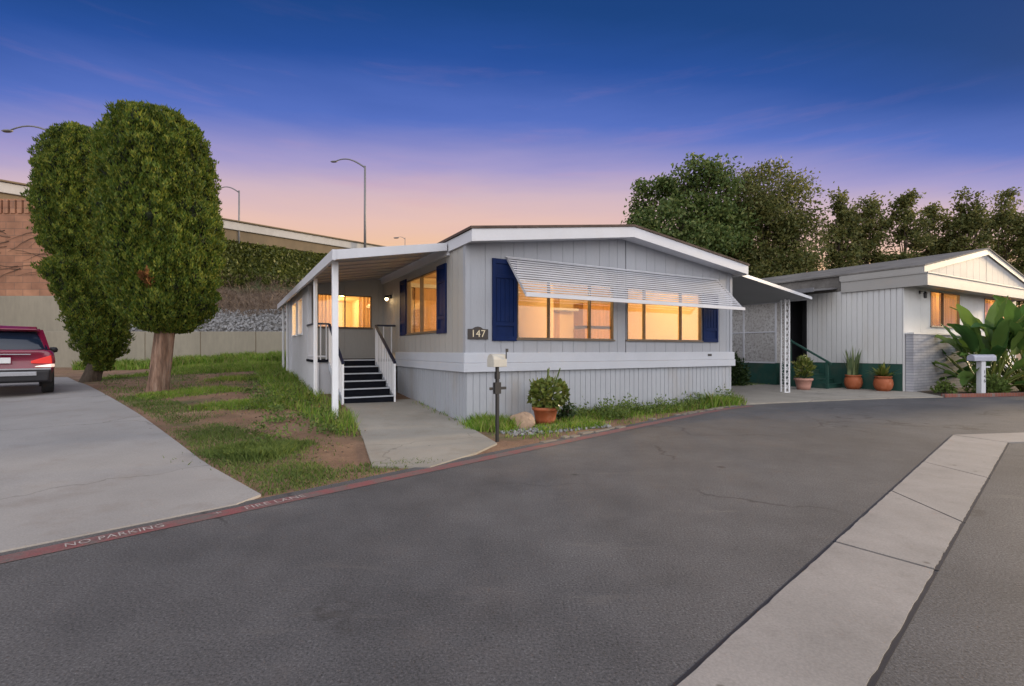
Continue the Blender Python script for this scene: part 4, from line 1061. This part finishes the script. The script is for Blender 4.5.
for i, (px, yt, hw, yy) in enumerate([(836, 196, 20, 36), (868, 190, 22, 38), (905, 196, 26, 37), (938, 202, 22, 39), (966, 196, 20, 37), (1000, 190, 24, 39), (1034, 214, 20, 38)]):
    top = 1.35 + (350 - yt) / 490 * yy; r = hw / 490 * yy; top += .6; cz = (top + 3.6) / 2; 
    tree(lab[i], far(px, yy), yy, 0, cz, r * .72, r * .72, (top - 3.6) / 2 * 1.0, 8600, 80, .24, .14, M['olivleaf'], 10 + i, BG, .40, .14, lean=random.uniform(-.4, .4))
# low growth beyond the roofs, one mass
n = 15000
hx = rng.uniform(far(790, 44), far(1100, 44), n); hy = rng.uniform(43, 47, n); hz = np.abs(rng.normal(size=n)) * 2.0 + 2.5 + 1.4 * np.sin(hx * .9) + .7 * np.sin(hx * 2.3 + 1); hz = np.clip(hz * rng.uniform(.2, .8, n) + 1.2, 0, 6.2)
tag(soup('undergrowth', leaf_quads(np.stack([hx, hy, hz], 1), .34, .2), M['olivleaf']), 'dim mass of far undergrowth between the thin trees behind the homes', 'undergrowth', kind='stuff')

# ------------------------------------------------------------------ retaining wall, embankment, brick wall, overpass
rw = empty('retaining_wall', (-14, 28.3, 0)); tag(rw, 'long weathered concrete retaining wall behind the lawn', 'wall')
mb = MB()
for k in range(14):
    x0 = -34 + k * 3.2 + 14; mb.box((x0 + .02, 0, -.2), (x0 + 3.18, .25, 2.42)); 
mb.each('panel', M['wallconc'], rw, bevel=.02)
mb = MB()
for k in range(15): x0 = -34 + k * 3.2 + 14; mb.box((x0 - .016, .02, -.2), (x0 + .016, .3, 2.40))
mb.each('joint', M['girder'], rw)
uw = MB().box((-42, 28.95, 1.5), (-23.6, 29.3, 4.55)).build('upper_wall', M['wallconc'], bevel=.02); tag(uw, 'pale upper concrete wall below the orange block wall', 'wall')
bw = empty('block_wall', (-30, 29.05, 4.55)); tag(bw, 'tall orange block wall with a toothed top course beside the cypress', 'wall')
MB().box((-12, 0, 0), (6.2, .3, 4.9)).build('wall_face', M['orangebrick'], bw)
mb = MB()
for k in range(44): x0 = -12 + k * .41; mb.box((x0, -.06, 4.9), (x0 + .27, .34, 5.75))
mb.box((-12, .06, 4.9), (6.2, .24, 5.72)); mb.build('top_course', M['orangebrick'], bw)
mb = MB()   # bare winter vine
r2 = random.Random(4)
for k in range(26):
    p = Vector((r2.uniform(-1.5, 3.5), -.03, r2.uniform(1.4, 4.2))); pts = [p.copy()]; a = r2.uniform(-.5, .5) + PI
    for i in range(6): a += r2.uniform(-.4, .4); p = p + Vector((math.cos(a) * .4, 0, math.sin(a) * .22)); p.z = max(.4, min(4.8, p.z)); p.y = -.03 - .02 * r2.random(); pts.append(p.copy())
    mb.tube(pts, [.018 - .002 * i for i in range(7)], 4)
o = mb.build('bare_vine', M['darkbark']); o.location = (-30, 29.05, 4.55); tag(o, 'leafless brown vine spread over the orange block wall', 'vine')
# embankment
def slope_pt(x, t):
    yb = 28.75; crest = max(34.0, x * 1.05 + 60.3); crest = min(crest, 54)
    z = 2.35 + (9.35 - 2.35) * (t ** .8)
    return (x, yb + (crest - yb) * t, z + .25 * math.sin(x * 1.3 + t * 9) * t * (1 - t) * 2)
vs = []; fs = []; nx_, nt_ = 90, 24
for i in range(nx_ + 1):
    x = -24 + 50 * i / nx_
    for j in range(nt_ + 1): vs.append(slope_pt(x, j / nt_))
    vs.append((x, slope_pt(x, 1)[1] + 12, 9.4))
K = nt_ + 2
for i in range(nx_):
    for j in range(K - 1): fs.append((i * K + j, (i + 1) * K + j, (i + 1) * K + j + 1, i * K + j + 1))
tag(MB().add(vs, fs).build('embankment', M['slope']), kind='structure')
n = 60000; xs = rng.uniform(-24, 4, n); ts = rng.uniform(.36, 1.0, n) ** .9
ts = np.where(rng.random(n) < .12, rng.normal(.99, .02, n), ts)
wob = .06 * np.sin(xs * 1.7) + .05 * np.sin(xs * 4.1); ok = ts > .40 + wob; xs, ts = xs[ok], ts[ok]
pc_ = np.array([slope_pt(a, b) for a, b in zip(xs, ts)]) + rng.normal(size=(len(xs), 3)) * np.array([.05, .05, .12]) + np.array([0, -.05, .1])
tag(soup('ivy', leaf_quads(pc_, .22, .17, np.tile(np.array([0, -.8, .4]), (len(xs), 1)), 1.0), M['ivy']), 'dense green ivy covering the upper embankment below the overpass', 'ivy', kind='stuff')
n = 15000; xs = rng.uniform(-24, 4, n); ts = rng.uniform(.10, .5, n)
pc_ = np.array([slope_pt(a, b) for a, b in zip(xs, ts)]) + rng.normal(size=(n, 3)) * .08
tag(soup('dry_brush', leaf_quads(pc_, .5, .03, np.tile(np.array([0, -.5, .6]), (n, 1)), 1.2), M['twig']), 'tangled brown dry brush on the lower embankment', 'brush', kind='stuff')
rub = empty('rubble'); COL.objects.unlink(rub); bpy.data.objects.remove(rub)
n = 3600; xs = rng.uniform(-24, 4, n); ts = rng.uniform(.0, .15, n); cs = np.array([slope_pt(a, b) for a, b in zip(xs, ts)])
allq = []
oct_ = np.array([(1, 0, 0), (0, 1, 0), (-1, 0, 0), (0, -1, 0), (0, 0, 1), (0, 0, -1)], float)
tri = [(0, 1, 4), (1, 2, 4), (2, 3, 4), (3, 0, 4), (1, 0, 5), (2, 1, 5), (3, 2, 5), (0, 3, 5)]
mb = MB()
for c in cs:
    q = unit(rng.normal(size=(3, 3))); s = rng.uniform(.05, .15); v_ = (oct_ * rng.uniform(.6, 1.2, (6, 1)) * s) @ q + c
    mb.add(v_, tri)
tag(mb.build('rubble', M['pebble']), 'grey broken rubble along the top of the retaining wall', 'rubble', kind='stuff')
# overpass
A = Vector((-31.4, 29.5, 0)); B = Vector((-14.6, 47, 0)); D = (B - A).normalized(); A = A - D * 30; L = 130
ov = empty('overpass', (A.x, A.y, 0), math.atan2(D.y, D.x)); tag(ov, 'concrete freeway overpass with a pale parapet above the embankment', 'overpass')
MB().box((0, 0, 10.95), (L, .35, 11.6)).build('parapet', M['overpass'], ov, bevel=.04)
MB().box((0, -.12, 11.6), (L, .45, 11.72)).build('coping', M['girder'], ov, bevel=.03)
MB().box((0, 11.65, 10.951), (L, 12, 11.6)).build('parapet', M['overpass'], ov)
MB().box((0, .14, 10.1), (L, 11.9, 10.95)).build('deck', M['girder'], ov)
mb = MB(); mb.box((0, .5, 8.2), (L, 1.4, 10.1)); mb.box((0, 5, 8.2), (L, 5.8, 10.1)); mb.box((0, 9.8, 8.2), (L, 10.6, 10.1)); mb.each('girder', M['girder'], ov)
# street lamps
def street_lamp(label, x, y, zb, zt, arm, az=PI, r=.1):
    o = empty('street_lamp', (x, y, zb), az); tag(o, label, 'street lamp', 'street lamps along the overpass'); h = zt - zb
    MB().tube([(0, 0, -.5), (0, 0, h * .5), (0, 0, h)], [r, r * .85, r * .7], 10).build('pole', M['galv'], o, True)
    pts = [(0, 0, h - .15)]
    for i in range(1, 11):
        t = i / 10; pts.append((arm * t, 0, h - .15 + arm * .30 * math.sin(PI * .72 * t) * 1.0))
    MB().tube(pts, [r * .62 - r * .02 * i for i in range(11)], 8).build('arm', M['galv'], o, True)
    e = pts[-1]
    mb = MB(); mb.lathe([(0, .07), (.13, .05), (.18, 0), (.12, -.07), (0, -.09)], 14); mb.v = [(e[0] + .22 + a * 2.0, b, e[2] - .06 + c - .1 * a) for a, b, c in mb.v]
    mb.build('lamp_head', M['galv'], o, True)
street_lamp('tall street lamp standing clear of trees above the left eave of the grey home', -14.1, 47, 10.2, 19.0, 2.75, PI, .13)
street_lamp('shorter street lamp right beside the broad cypress tree', -22.0, 39.5, 9.3, 14.2, 1.5, PI, .08)
street_lamp('street lamp partly hidden by the leaning cypress, only its arm in view', -27.9, 30.8, 9.3, 14.5, 3.6, PI, .1)
street_lamp('tiny far street lamp low above the porch roof of the grey home', -13.1, 60, 9, 15.1, .85, PI, .05)

# ------------------------------------------------------------------ parked car (seen from behind)
cx, cy = -11.62, 11.12
cz = gz(cx, cy) + .035
car = empty('parked_car', (cx, cy, cz), R(45) )   # local x = right, y = forward
tag(car, 'wine red SUV with a lit tail lamp parked on the concrete driveway', 'car')
def loft(name, secs, m, parent, smooth=True):
    n = len(secs[0]); vs = [p for s in secs for p in s]; fs = []
    for i in range(len(secs) - 1):
        for j in range(n): fs.append((i * n + j, i * n + (j + 1) % n, (i + 1) * n + (j + 1) % n, (i + 1) * n + j))
    fs.append(tuple(range(n))); fs.append(tuple((len(secs) - 1) * n + j for j in range(n)))
    o = MB().add(vs, fs).build(name, m, parent, smooth)
    return o
def ring(y, hw, z0, z1, bulge=.04, rr=.1):
    """rounded box cross-section at y"""
    pts = []
    prof = [(hw - rr, z0), (hw - .02, z0 + rr), (hw + bulge * .6, z0 + (z1 - z0) * .4), (hw + bulge, z0 + (z1 - z0) * .62), (hw + bulge * .3, z1 - rr * .7), (hw - rr * .5, z1 - .012), (hw - rr * 1.6, z1)]
    return [(x, y, z) for x, z in prof] + [(-x, y, z) for x, z in prof[::-1]]
loft('body', [ring(.10, .70, .62, .98, .02, .08), ring(.03, .84, .52, 1.04), ring(.10, .88, .42, 1.08), ring(.5, .90, .34, 1.09), ring(1.5, .91, .32, 1.05), ring(2.6, .91, .32, 1.02), ring(3.4, .90, .34, .98), ring(4.0, .87, .40, .90), ring(4.35, .76, .48, .78), ring(4.45, .6, .55, .7)], M['carpaint'], car)
def cab(y, hw0, hw1, z0, z1): 
    prof = [(hw0, z0), (hw0 * .5 + hw1 * .5 + .02, (z0 + z1) / 2), (hw1, z1 - .06), (hw1 - .1, z1), (0, z1 + .015)]
    return [(x, y, z) for x, z in prof] + [(-x, y, z) for x, z in prof[-2::-1]]
loft('cabin_glass', [cab(.16, .80, .74, 1.05, 1.14), cab(.34, .81, .68, 1.05, 1.44), cab(.55, .81, .64, 1.05, 1.57), cab(1.5, .82, .65, 1.02, 1.60), cab(2.2, .82, .63, 1.0, 1.55), cab(3.1, .80, .72, .96, 1.02)], M['carglass'], car)
rf = [cab(.30, .66, .60, 1.52, 1.60), cab(.5, .67, .61, 1.555, 1.635), cab(1.5, .69, .63, 1.59, 1.66), cab(2.2, .67, .61, 1.53, 1.61), cab(2.5, .63, .58, 1.44, 1.52)]
ro = loft('roof', rf, M['carpaint'], car)
mb = MB(); mb.hexa([(-.62, .18, 1.545), (.62, .18, 1.545), (.62, .34, 1.60), (-.62, .34, 1.60)], [(-.60, .18, 1.575), (.60, .18, 1.575), (.60, .34, 1.635), (-.60, .34, 1.635)]); mb.build('spoiler', M['carpaint'], car, bevel=.01)
for s in (-1, 1):   # pillars
    mb = MB(); mb.bar((s * .775, .22, 1.09), (s * .66, .42, 1.55), .10, .06); mb.bar((s * .79, 2.95, 1.02), (s * .65, 2.1, 1.56), .07, .05); mb.bar((s * .83, 1.6, 1.04), (s * .67, 1.6, 1.58), .08, .03); mb.each('pillar', M['carpaint'], car)
# rear details
mb = MB(); mb.hexa([(-.80, -.03, .34), (.80, -.03, .34), (.88, .25, .30), (-.88, .25, .30)], [(-.83, -.06, .60), (.83, -.06, .60), (.92, .3, .66), (-.92, .3, .66)])
bu = mb.build('rear_bumper', M['carblack'], car, bevel=.03)
mb = MB(); mb.box((-.60, -.075, .47), (.60, -.035, .57)); mb.build('skid_trim', M['silver'], bu, bevel=.012)
mb = MB(); mb.box((-.84, -.062, .615), (.84, -.01, .645)); mb.build('chrome_strip', M['silver'], bu)
for s in (-1, 1):
    mb = MB(); mb.hexa([(s * .50, -.02, .765), (s * .86, -.005, .752), (s * .925, .25, .76), (s * .5, .10, .765)], [(s * .50, -.015, .82), (s * .84, .0, .95), (s * .915, .28, .93), (s * .5, .10, .82)])
    tl = mb.build('tail_lamp', M['redlens'], car, bevel=.008)
    mb = MB(); mb.hexa([(s * .56, -.026, .675), (s * .85, -.012, .665), (s * .915, .1, .675), (s * .56, .1, .675)], [(s * .60, -.024, .70), (s * .85, -.01, .745), (s * .915, .1, .745), (s * .60, .1, .70)])
    mb.build('reverse_lens', M['whitelens'], tl, bevel=.006)
mb = MB(); mb.box((-.17, -.022, .77), (.17, -.0, .90)); mb.build('licence_plate', M['plate'], car, bevel=.004)
mb = MB(); mb.box((-.50, -.004, .965), (.50, .05, .985)); mb.build('tailgate_trim', M['silver'], car)
for s in (-1, 1):
    mb = MB(); mb.lathe([(0, 0), (.09, .02), (.11, .09), (.07, .15), (0, .16)], 12); mb.v = [(s * (.97 + a * .9), 2.55 + b * .7, 1.00 + c) for a, b, c in mb.v]; mb.build('side_mirror', M['carblack'], car, True)
for y in (.85, 3.55):
    for s in (-1, 1):
        def disc(prof, m, nm, par):
            mb = MB(); mb.lathe(prof, 28); mb.v = [(s * (.70 + c), y + a, .345 + b) for a, b, c in mb.v]; return mb.build(nm, m, par, True)
        ty = disc([(.20, .0), (.31, .0), (.345, .03), (.345, .19), (.31, .22), (.21, .22), (.20, .0)], M['tyre'], 'wheel', car)
        disc([(.0, .16), (.06, .17), (.08, .15), (.19, .17), (.21, .21), (.20, .05), (0, .05)], M['silver'], 'rim', ty)

# ------------------------------------------------------------------ grass and weeds
def inpoly(px, py, poly):
    ins = np.zeros(len(px), bool); n = len(poly)
    for i in range(n):
        x1_, y1_ = poly[i]; x2_, y2_ = poly[(i + 1) % n]
        if y1_ == y2_: continue
        c_ = ((y1_ > py) != (y2_ > py)) & (px < (x2_ - x1_) * (py - y1_) / (y2_ - y1_) + x1_); ins ^= c_
    return ins
def blades(poly, n, h, w, lean=.5, clump=0.0, edge=None, seed=0, fray=False):
    r_ = np.random.default_rng(seed); xs_ = [p[0] for p in poly]; ys_ = [p[1] for p in poly]
    x = r_.uniform(min(xs_), max(xs_), n); y = r_.uniform(min(ys_), max(ys_), n)
    f = .5 + .5 * np.sin(x * 2.3 + 1.7 * np.sin(y * 1.9 + seed)) * np.sin(y * 2.7 + 1.3 * np.sin(x * 1.3))
    k = inpoly(x, y, poly) & (r_.random(n) > clump * (1 - f))
    x, y, f = x[k], y[k], f[k]; m_ = len(x); jt = np.where(r_.random(m_) < .35, .22, .05) if fray else .05; x = x + r_.normal(size=m_) * jt; y = y + r_.normal(size=m_) * jt; H0 = 1 - .45 * (np.abs(jt) > .1)
    z = np.array([gz(a, b) for a, b in zip(x, y)]) - .015
    H = h * H0 * r_.uniform(.35, 1.0, m_) * (.55 + .7 * f); a = r_.uniform(0, 2 * PI, m_); ld = r_.uniform(0, 2 * PI, m_); ll = H * lean * r_.uniform(.1, 1, m_)
    base = np.stack([x, y, z], 1); t = np.stack([np.cos(a), np.sin(a), 0 * a], 1) * w * r_.uniform(.6, 1.2, m_)[:, None] * .5
    ldv = np.stack([np.cos(ld), np.sin(ld), 0 * ld], 1)
    mid = base + ldv * (ll * .35)[:, None] + np.stack([0 * a, 0 * a, H * .6], 1); tip = base + ldv * ll[:, None] + np.stack([0 * a, 0 * a, H], 1)
    return np.stack([base - t, base + t, mid + t * .7, tip, mid - t * .7], 1)
def hw(*pts): return [wuv(*p) for p in pts]
G = []
# long bright grass along the porch posts
G.append(blades(hw((-1.72, 1.6), (-1.98, 4.3), (-2.0, 12.8), (-2.9, 12.8), (-2.95, 6.5), (-2.9, 3.5), (-2.5, 1.2), (-2.2, -.4), (-1.95, -.2)), 56000, .27, .013, .8, .6, seed=1))
# patches on the lawn
def blob(cx_, cy_, rx_, ry_, rot=0.0, n=26, s=1):
    r_ = random.Random(s); out = []
    for i in range(n):
        a = 2 * PI * i / n; k = 1 + .22 * math.sin(3 * a + s) + .12 * math.sin(7 * a + 2 * s); x_ = rx_ * k * math.cos(a); y_ = ry_ * k * math.sin(a); out.append((cx_ + x_ * math.cos(rot) - y_ * math.sin(rot), cy_ + x_ * math.sin(rot) + y_ * math.cos(rot)))
    return out
G.append(blades(blob(-7.7, 11.6, 1.0, .7, .6, s=2), 12000, .14, .012, .8, .5, seed=2, fray=True))
G.append(blades(blob(-5.35, 9.75, .75, .55, .2, s=3), 9000, .15, .012, .7, .35, seed=3, fray=True))
G.append(blades(blob(-7.2, 15.2, 1.7, 1.1, .2, s=4), 15000, .15, .013, .8, .6, seed=4, fray=True))
G.append(blades(blob(-11.2, 18.9, 3.0, 2.0, .4, s=5), 22000, .18, .015, .8, .6, seed=5, fray=True))
G.append(blades([(-22, 24.5), (-8, 24.5), (-6.5, 28), (-24, 28)], 42000, .55, .03, .7, .3, seed=6))
G.append(blades([(-6.2, 20), (-8.6, 26), (-17, 26), (-15, 20)], 26000, .18, .018, .7, .85, seed=8, fray=True))
tag(soup('tall_grass', np.concatenate(G), M['grass']), 'bright green grass growing in patches on the dirt lawn', 'grass', kind='stuff')
C = []
C.append(blades([(-2.30, 4.58), (-1.85, 4.95), (-2.15, 5.6), (-2.8, 6.5), (-3.7, 7.4), (-4.9, 8.1), (-5.3, 7.6)], 52000, .06, .010, 1.0, .7, seed=9, fray=True))
C.append(blades([(-5.4, 7.75), (-5.1, 8.8), (-8.5, 11.3), (-9.0, 11.1)], 22000, .06, .011, 1.0, .85, seed=10))
C.append(blades(blob(-3.3, 6.5, .55, .38, .8, s=7), 15000, .13, .012, 1.0, .35, seed=11, fray=True))
C.append(blades([(-1.9, 4.95), (-.85, 5.95), (-1.1, 6.1), (-2.2, 5.6)], 1500, .05, .014, 1.0, .8, seed=12))
C.append(blades([(-9.2, 11.2), (-8.2, 11.2), (-6.2, 14), (-8.5, 17.5), (-15.5, 18)], 14000, .08, .018, 1.0, .9, seed=13, fray=True))
tag(soup('ground_cover', np.concatenate(C), M['clover']), 'short clover and weeds along the driveway and road edge', 'ground cover', kind='stuff')
Wd = []
fe = hw((.02, -.03), (7.3, -.03), (7.15, -.55))
strip = [wuv(-.02, -.03), wuv(7.35, -.03), (5.35, 12.0), (4.0, 10.78), (2.0, 8.83), (.6, 7.42), (-.1, 7.5)]
Wd.append(blades(strip, 9000, .09, .016, .9, .95, seed=20))
Wd.append(blades(hw((-.05, -.05), (.62, -.05), (.62, -.75), (.2, -1.1), (-.15, -.6)), 3600, .24, .014, .8, .5, seed=21))
Wd.append(blades(hw((1.0, -.66), (2.1, -.62), (2.1, -1.35), (.7, -1.4)), 4200, .15, .016, .9, .6, seed=24))
Wd.append(blades(hw((2.2, -.05), (3.6, -.05), (3.6, -.62), (2.4, -.8)), 6500, .26, .016, .9, .75, seed=22))
Wd.append(blades(hw((3.6, -.05), (7.38, -.05), (7.3, -.38), (5.2, -.5), (3.6, -.62)), 11000, .22, .016, .9, .75, seed=23))
Wd.append(blades(hw((6.1, -.05), (7.36, -.05), (7.3, -.40), (6.1, -.5)), 5500, .42, .016, .7, .2, seed=25))
Wd.append(blades(hw((-.1, .1), (-.02, .1), (-.02, 2.4), (-.16, 2.4)), 1500, .16, .014, .8, .6, seed=26))
Wd.append(blades(hw((12.4, 3.6), (14.2, 3.4), (14.2, 6.5), (11.6, 6.5)), 6000, .14, .02, .8, .3, seed=27))
tag(soup('weeds', np.concatenate(Wd), M['grass']), 'straggling green weeds along the foot of the grey home', 'weeds', kind='stuff')
bl = []
r5 = random.Random(31)
for k in range(60):
    u = r5.uniform(1.9, 7.2); vmax = .12 + .9 * (1 - (u - 1.9) / 5.3); v = -r5.uniform(.08, vmax); x, y = wuv(u, v); h = r5.uniform(.08, .3) * (1.3 if u > 6.2 or 2.6 < u < 3.2 else 1)
    nn_ = int(40 + 90 * h); c = rng.normal(size=(nn_, 3)) * np.array([.09, .09, h * .35]) + np.array([x, y, h * .5]); c[:, 2] = np.maximum(c[:, 2], .01)
    bl.append(leaf_quads(c, .07, .03, rng.normal(size=(nn_, 3)) + np.array([0, 0, .6]), .4))
for k in range(70):
    a = r5.uniform(0, 1); u, v = -2.9 + r5.uniform(-.5, .8), r5.uniform(-.5, 9); x, y = wuv(u, v); h = r5.uniform(.06, .18); nn_ = 50
    c = rng.normal(size=(nn_, 3)) * np.array([.11, .11, h * .35]) + np.array([x, y, gz(x, y) + h * .5]); bl.append(leaf_quads(c, .06, .035, rng.normal(size=(nn_, 3)) + np.array([0, 0, .6]), .4))
tag(soup('broadleaf_weeds', np.concatenate(bl), M['clover']), 'small broadleaf weed clumps in the bed and lawn', 'weeds', kind='stuff')
# pebbles at the corner, and little kerb stones along the bed
mb = MB(); r3 = random.Random(9)
for k in range(650):
    u, v = r3.uniform(.15, 2.2), r3.uniform(-1.45, -.75)
    x, y = wuv(u, v)
    if y - x - 6.65 < .05: continue
    s = r3.uniform(.014, .034); q = unit(rng.normal(size=(3, 3))); mb.add((oct_ * rng.uniform(.7, 1.2, (6, 1)) * s) @ q + np.array([x, y, .006]), tri)
tag(mb.build('pebbles', M['pebble']), 'pale pebbles scattered around the jade pot and rock', 'pebbles', kind='stuff')
mb = MB(); E = [(.42, 7.16), (1.1, 7.82), (2.0, 8.72), (3.1, 9.82), (4.0, 10.70), (4.9, 11.48), (5.5, 11.93)]
for a, b in zip(E[:-1], E[1:]):
    L_ = math.hypot(b[0] - a[0], b[1] - a[1]); k = 0.0
    while k < L_ - .1:
        q = r3.uniform(.12, .5); k2 = min(k + q, L_)
        if r3.random() < .72:
            a_, b_ = lerp(a, b, k / L_), lerp(a, b, (k2 - .02) / L_); j = r3.uniform(-.03, .03); z_ = r3.uniform(-.016, .006)
            mb.bar((a_[0] - j, a_[1] + j, z_), (b_[0] - j, b_[1] + j, z_ + r3.uniform(-.006, .006)), r3.uniform(.07, .14), .05)
        k = k2
tag(mb.build('kerb', M['kerb'], bevel=.012), kind='structure')
# fallen leaves and grit on the lawn dirt and pads
n = 420; xx = rng.uniform(-7.5, -2.2, n); yy = 6.3 - (xx + 2.2) * 1.05 + rng.uniform(-.9, 1.5, n); zz = np.array([gz(a, b) for a, b in zip(xx, yy)]) + .034
tag(soup('leaf_litter', leaf_quads(np.stack([xx, yy, zz], 1), .045, .025, np.tile(np.array([1.0, 0, 0]), (n, 1)) + rng.normal(size=(n, 3)) * np.array([1, 1, .1]), .2), M['twig']), 'scattered dry leaf litter on the lawn', 'leaf litter', kind='stuff')

# ------------------------------------------------------------------ sky, sun, camera
SUN_EL, SUN_AZ = R(10), R(25.5)       # azimuth measured from +X towards +Y
w = bpy.data.worlds.new('World'); scene.world = w; w.use_nodes = True; nt = w.node_tree
bg = nt.nodes['Background']; out = nt.nodes['World Output']
tc = nt.nodes.new('ShaderNodeTexCoord'); vec = tc.outputs['Generated']
sx = nt.nodes.new('ShaderNodeSeparateXYZ'); nt.links.new(vec, sx.inputs[0])
at = nt.nodes.new('ShaderNodeMath'); at.operation = 'ARCTAN2'; nt.links.new(sx.outputs['Z'], at.inputs[0])
# distance from the afterglow: dusk colours climb from the horizon where the sun went down (+Y)
gl = nt.nodes.new('ShaderNodeVectorMath'); gl.operation = 'DOT_PRODUCT'; gl.inputs[1].default_value = (-.12, .993, 0); nt.links.new(vec, gl.inputs[0])
nt.links.new(gl.outputs['Value'], at.inputs[1])
nz_ = nt.nodes.new('ShaderNodeTexNoise'); nz_.inputs['Scale'].default_value = 2.6; nz_.inputs['Detail'].default_value = 6; nz_.inputs['Roughness'].default_value = .55
mp = nt.nodes.new('ShaderNodeMapping'); mp.inputs['Scale'].default_value = (1.0, 1.0, 6.5); nt.links.new(vec, mp.inputs['Vector']); nt.links.new(mp.outputs['Vector'], nz_.inputs['Vector'])
ma = nt.nodes.new('ShaderNodeMath'); ma.operation = 'MULTIPLY_ADD'; nt.links.new(nz_.outputs['Fac'], ma.inputs[0]); ma.inputs[1].default_value = .06; nt.links.new(at.outputs[0], ma.inputs[2])
mr = nt.nodes.new('ShaderNodeMapRange'); mr.inputs['From Min'].default_value = .03; mr.inputs['From Max'].default_value = PI + .03; nt.links.new(ma.outputs[0], mr.inputs['Value'])
def s2l(c): return tuple(((x / 255) / 12.92 if x / 255 < .04045 else (((x / 255) + .055) / 1.055) ** 2.4) for x in c)
deg = lambda a: a / 180
SKY = [(0, (238, 176, 120)), (11, (240, 194, 158)), (14, (231, 192, 180)), (17.5, (207, 181, 194)), (20.5, (163, 154, 202)), (25, (86, 112, 192)), (30.5, (40, 80, 157)), (35.5, (23, 65, 128)), (45, (19, 55, 112))]
stops = [(deg(a), s2l(c)) for a, c in SKY] + [(deg(75), (.05, .09, .22)), (deg(100), (1.25, 1.28, 1.42)), (deg(135), (2.05, 2.04, 2.12)), (deg(180), (2.2, 2.08, 2.04))]  # bright sky behind the camera is added to light the scene
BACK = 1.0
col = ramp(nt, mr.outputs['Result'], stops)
m3 = nt.nodes.new('ShaderNodeMapping'); m3.inputs['Scale'].default_value = (1.6, 1.6, 13); m3.inputs['Location'].default_value = (.4, .2, 1.3); m3.inputs['Rotation'].default_value = (.05, .06, 0); nt.links.new(vec, m3.inputs['Vector'])
wf = ramp(nt, noise(nt, m3.outputs['Vector'], 1.7, 7, .6), [(.54, 0.0), (.74, .20)])
lowsky = ramp(nt, mr.outputs['Result'], [(deg(9), .3), (deg(16), 1.0), (deg(27), .55), (deg(36), .0)])
wf = mix(nt, 1.0, wf, lowsky, 'MULTIPLY'); col = mix(nt, wf, col, s2l((214, 158, 178)))
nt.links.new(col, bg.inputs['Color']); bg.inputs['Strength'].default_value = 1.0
# physical low-sun sky added underneath
sky = nt.nodes.new('ShaderNodeTexSky'); sky.sky_type = 'NISHITA'; sky.sun_disc = False; sky.sun_elevation = SUN_EL; sky.sun_rotation = R(90) - SUN_AZ
b2 = nt.nodes.new('ShaderNodeBackground'); nt.links.new(sky.outputs['Color'], b2.inputs['Color']); b2.inputs['Strength'].default_value = .004
ad = nt.nodes.new('ShaderNodeAddShader'); nt.links.new(bg.outputs['Background'], ad.inputs[0]); nt.links.new(b2.outputs['Background'], ad.inputs[1]); nt.links.new(ad.outputs['Shader'], out.inputs['Surface'])
su = bpy.data.lights.new('sun', 'SUN'); su.energy = 4.5; su.angle = R(6); su.color = (1, .76, .48)
so = bpy.data.objects.new('sun', su); COL.objects.link(so)
sd = Vector((math.cos(SUN_EL) * math.cos(SUN_AZ), math.cos(SUN_EL) * math.sin(SUN_AZ), math.sin(SUN_EL)))
so.rotation_euler = sd.to_track_quat('Z', 'Y').to_euler(); so.location = sd * 60
cam = bpy.data.cameras.new('camera'); cam.sensor_width = 36; cam.lens = 490 / 1024 * 36; cam.shift_y = 7 / 1024; cam.clip_end = 2000; cam.clip_start = .05
co = bpy.data.objects.new('camera', cam); co.location = (0, 0, 1.35); co.rotation_euler = (R(90), 0, 0); COL.objects.link(co); scene.camera = co
vs_ = scene.view_settings; vs_.view_transform = 'Standard'; vs_.look = 'None'; vs_.exposure = 0; vs_.gamma = 1; vs_.use_curve_mapping = False
scene.cycles.max_bounces = 8; scene.cycles.transparent_max_bounces = 12; scene.cycles.use_denoising = True
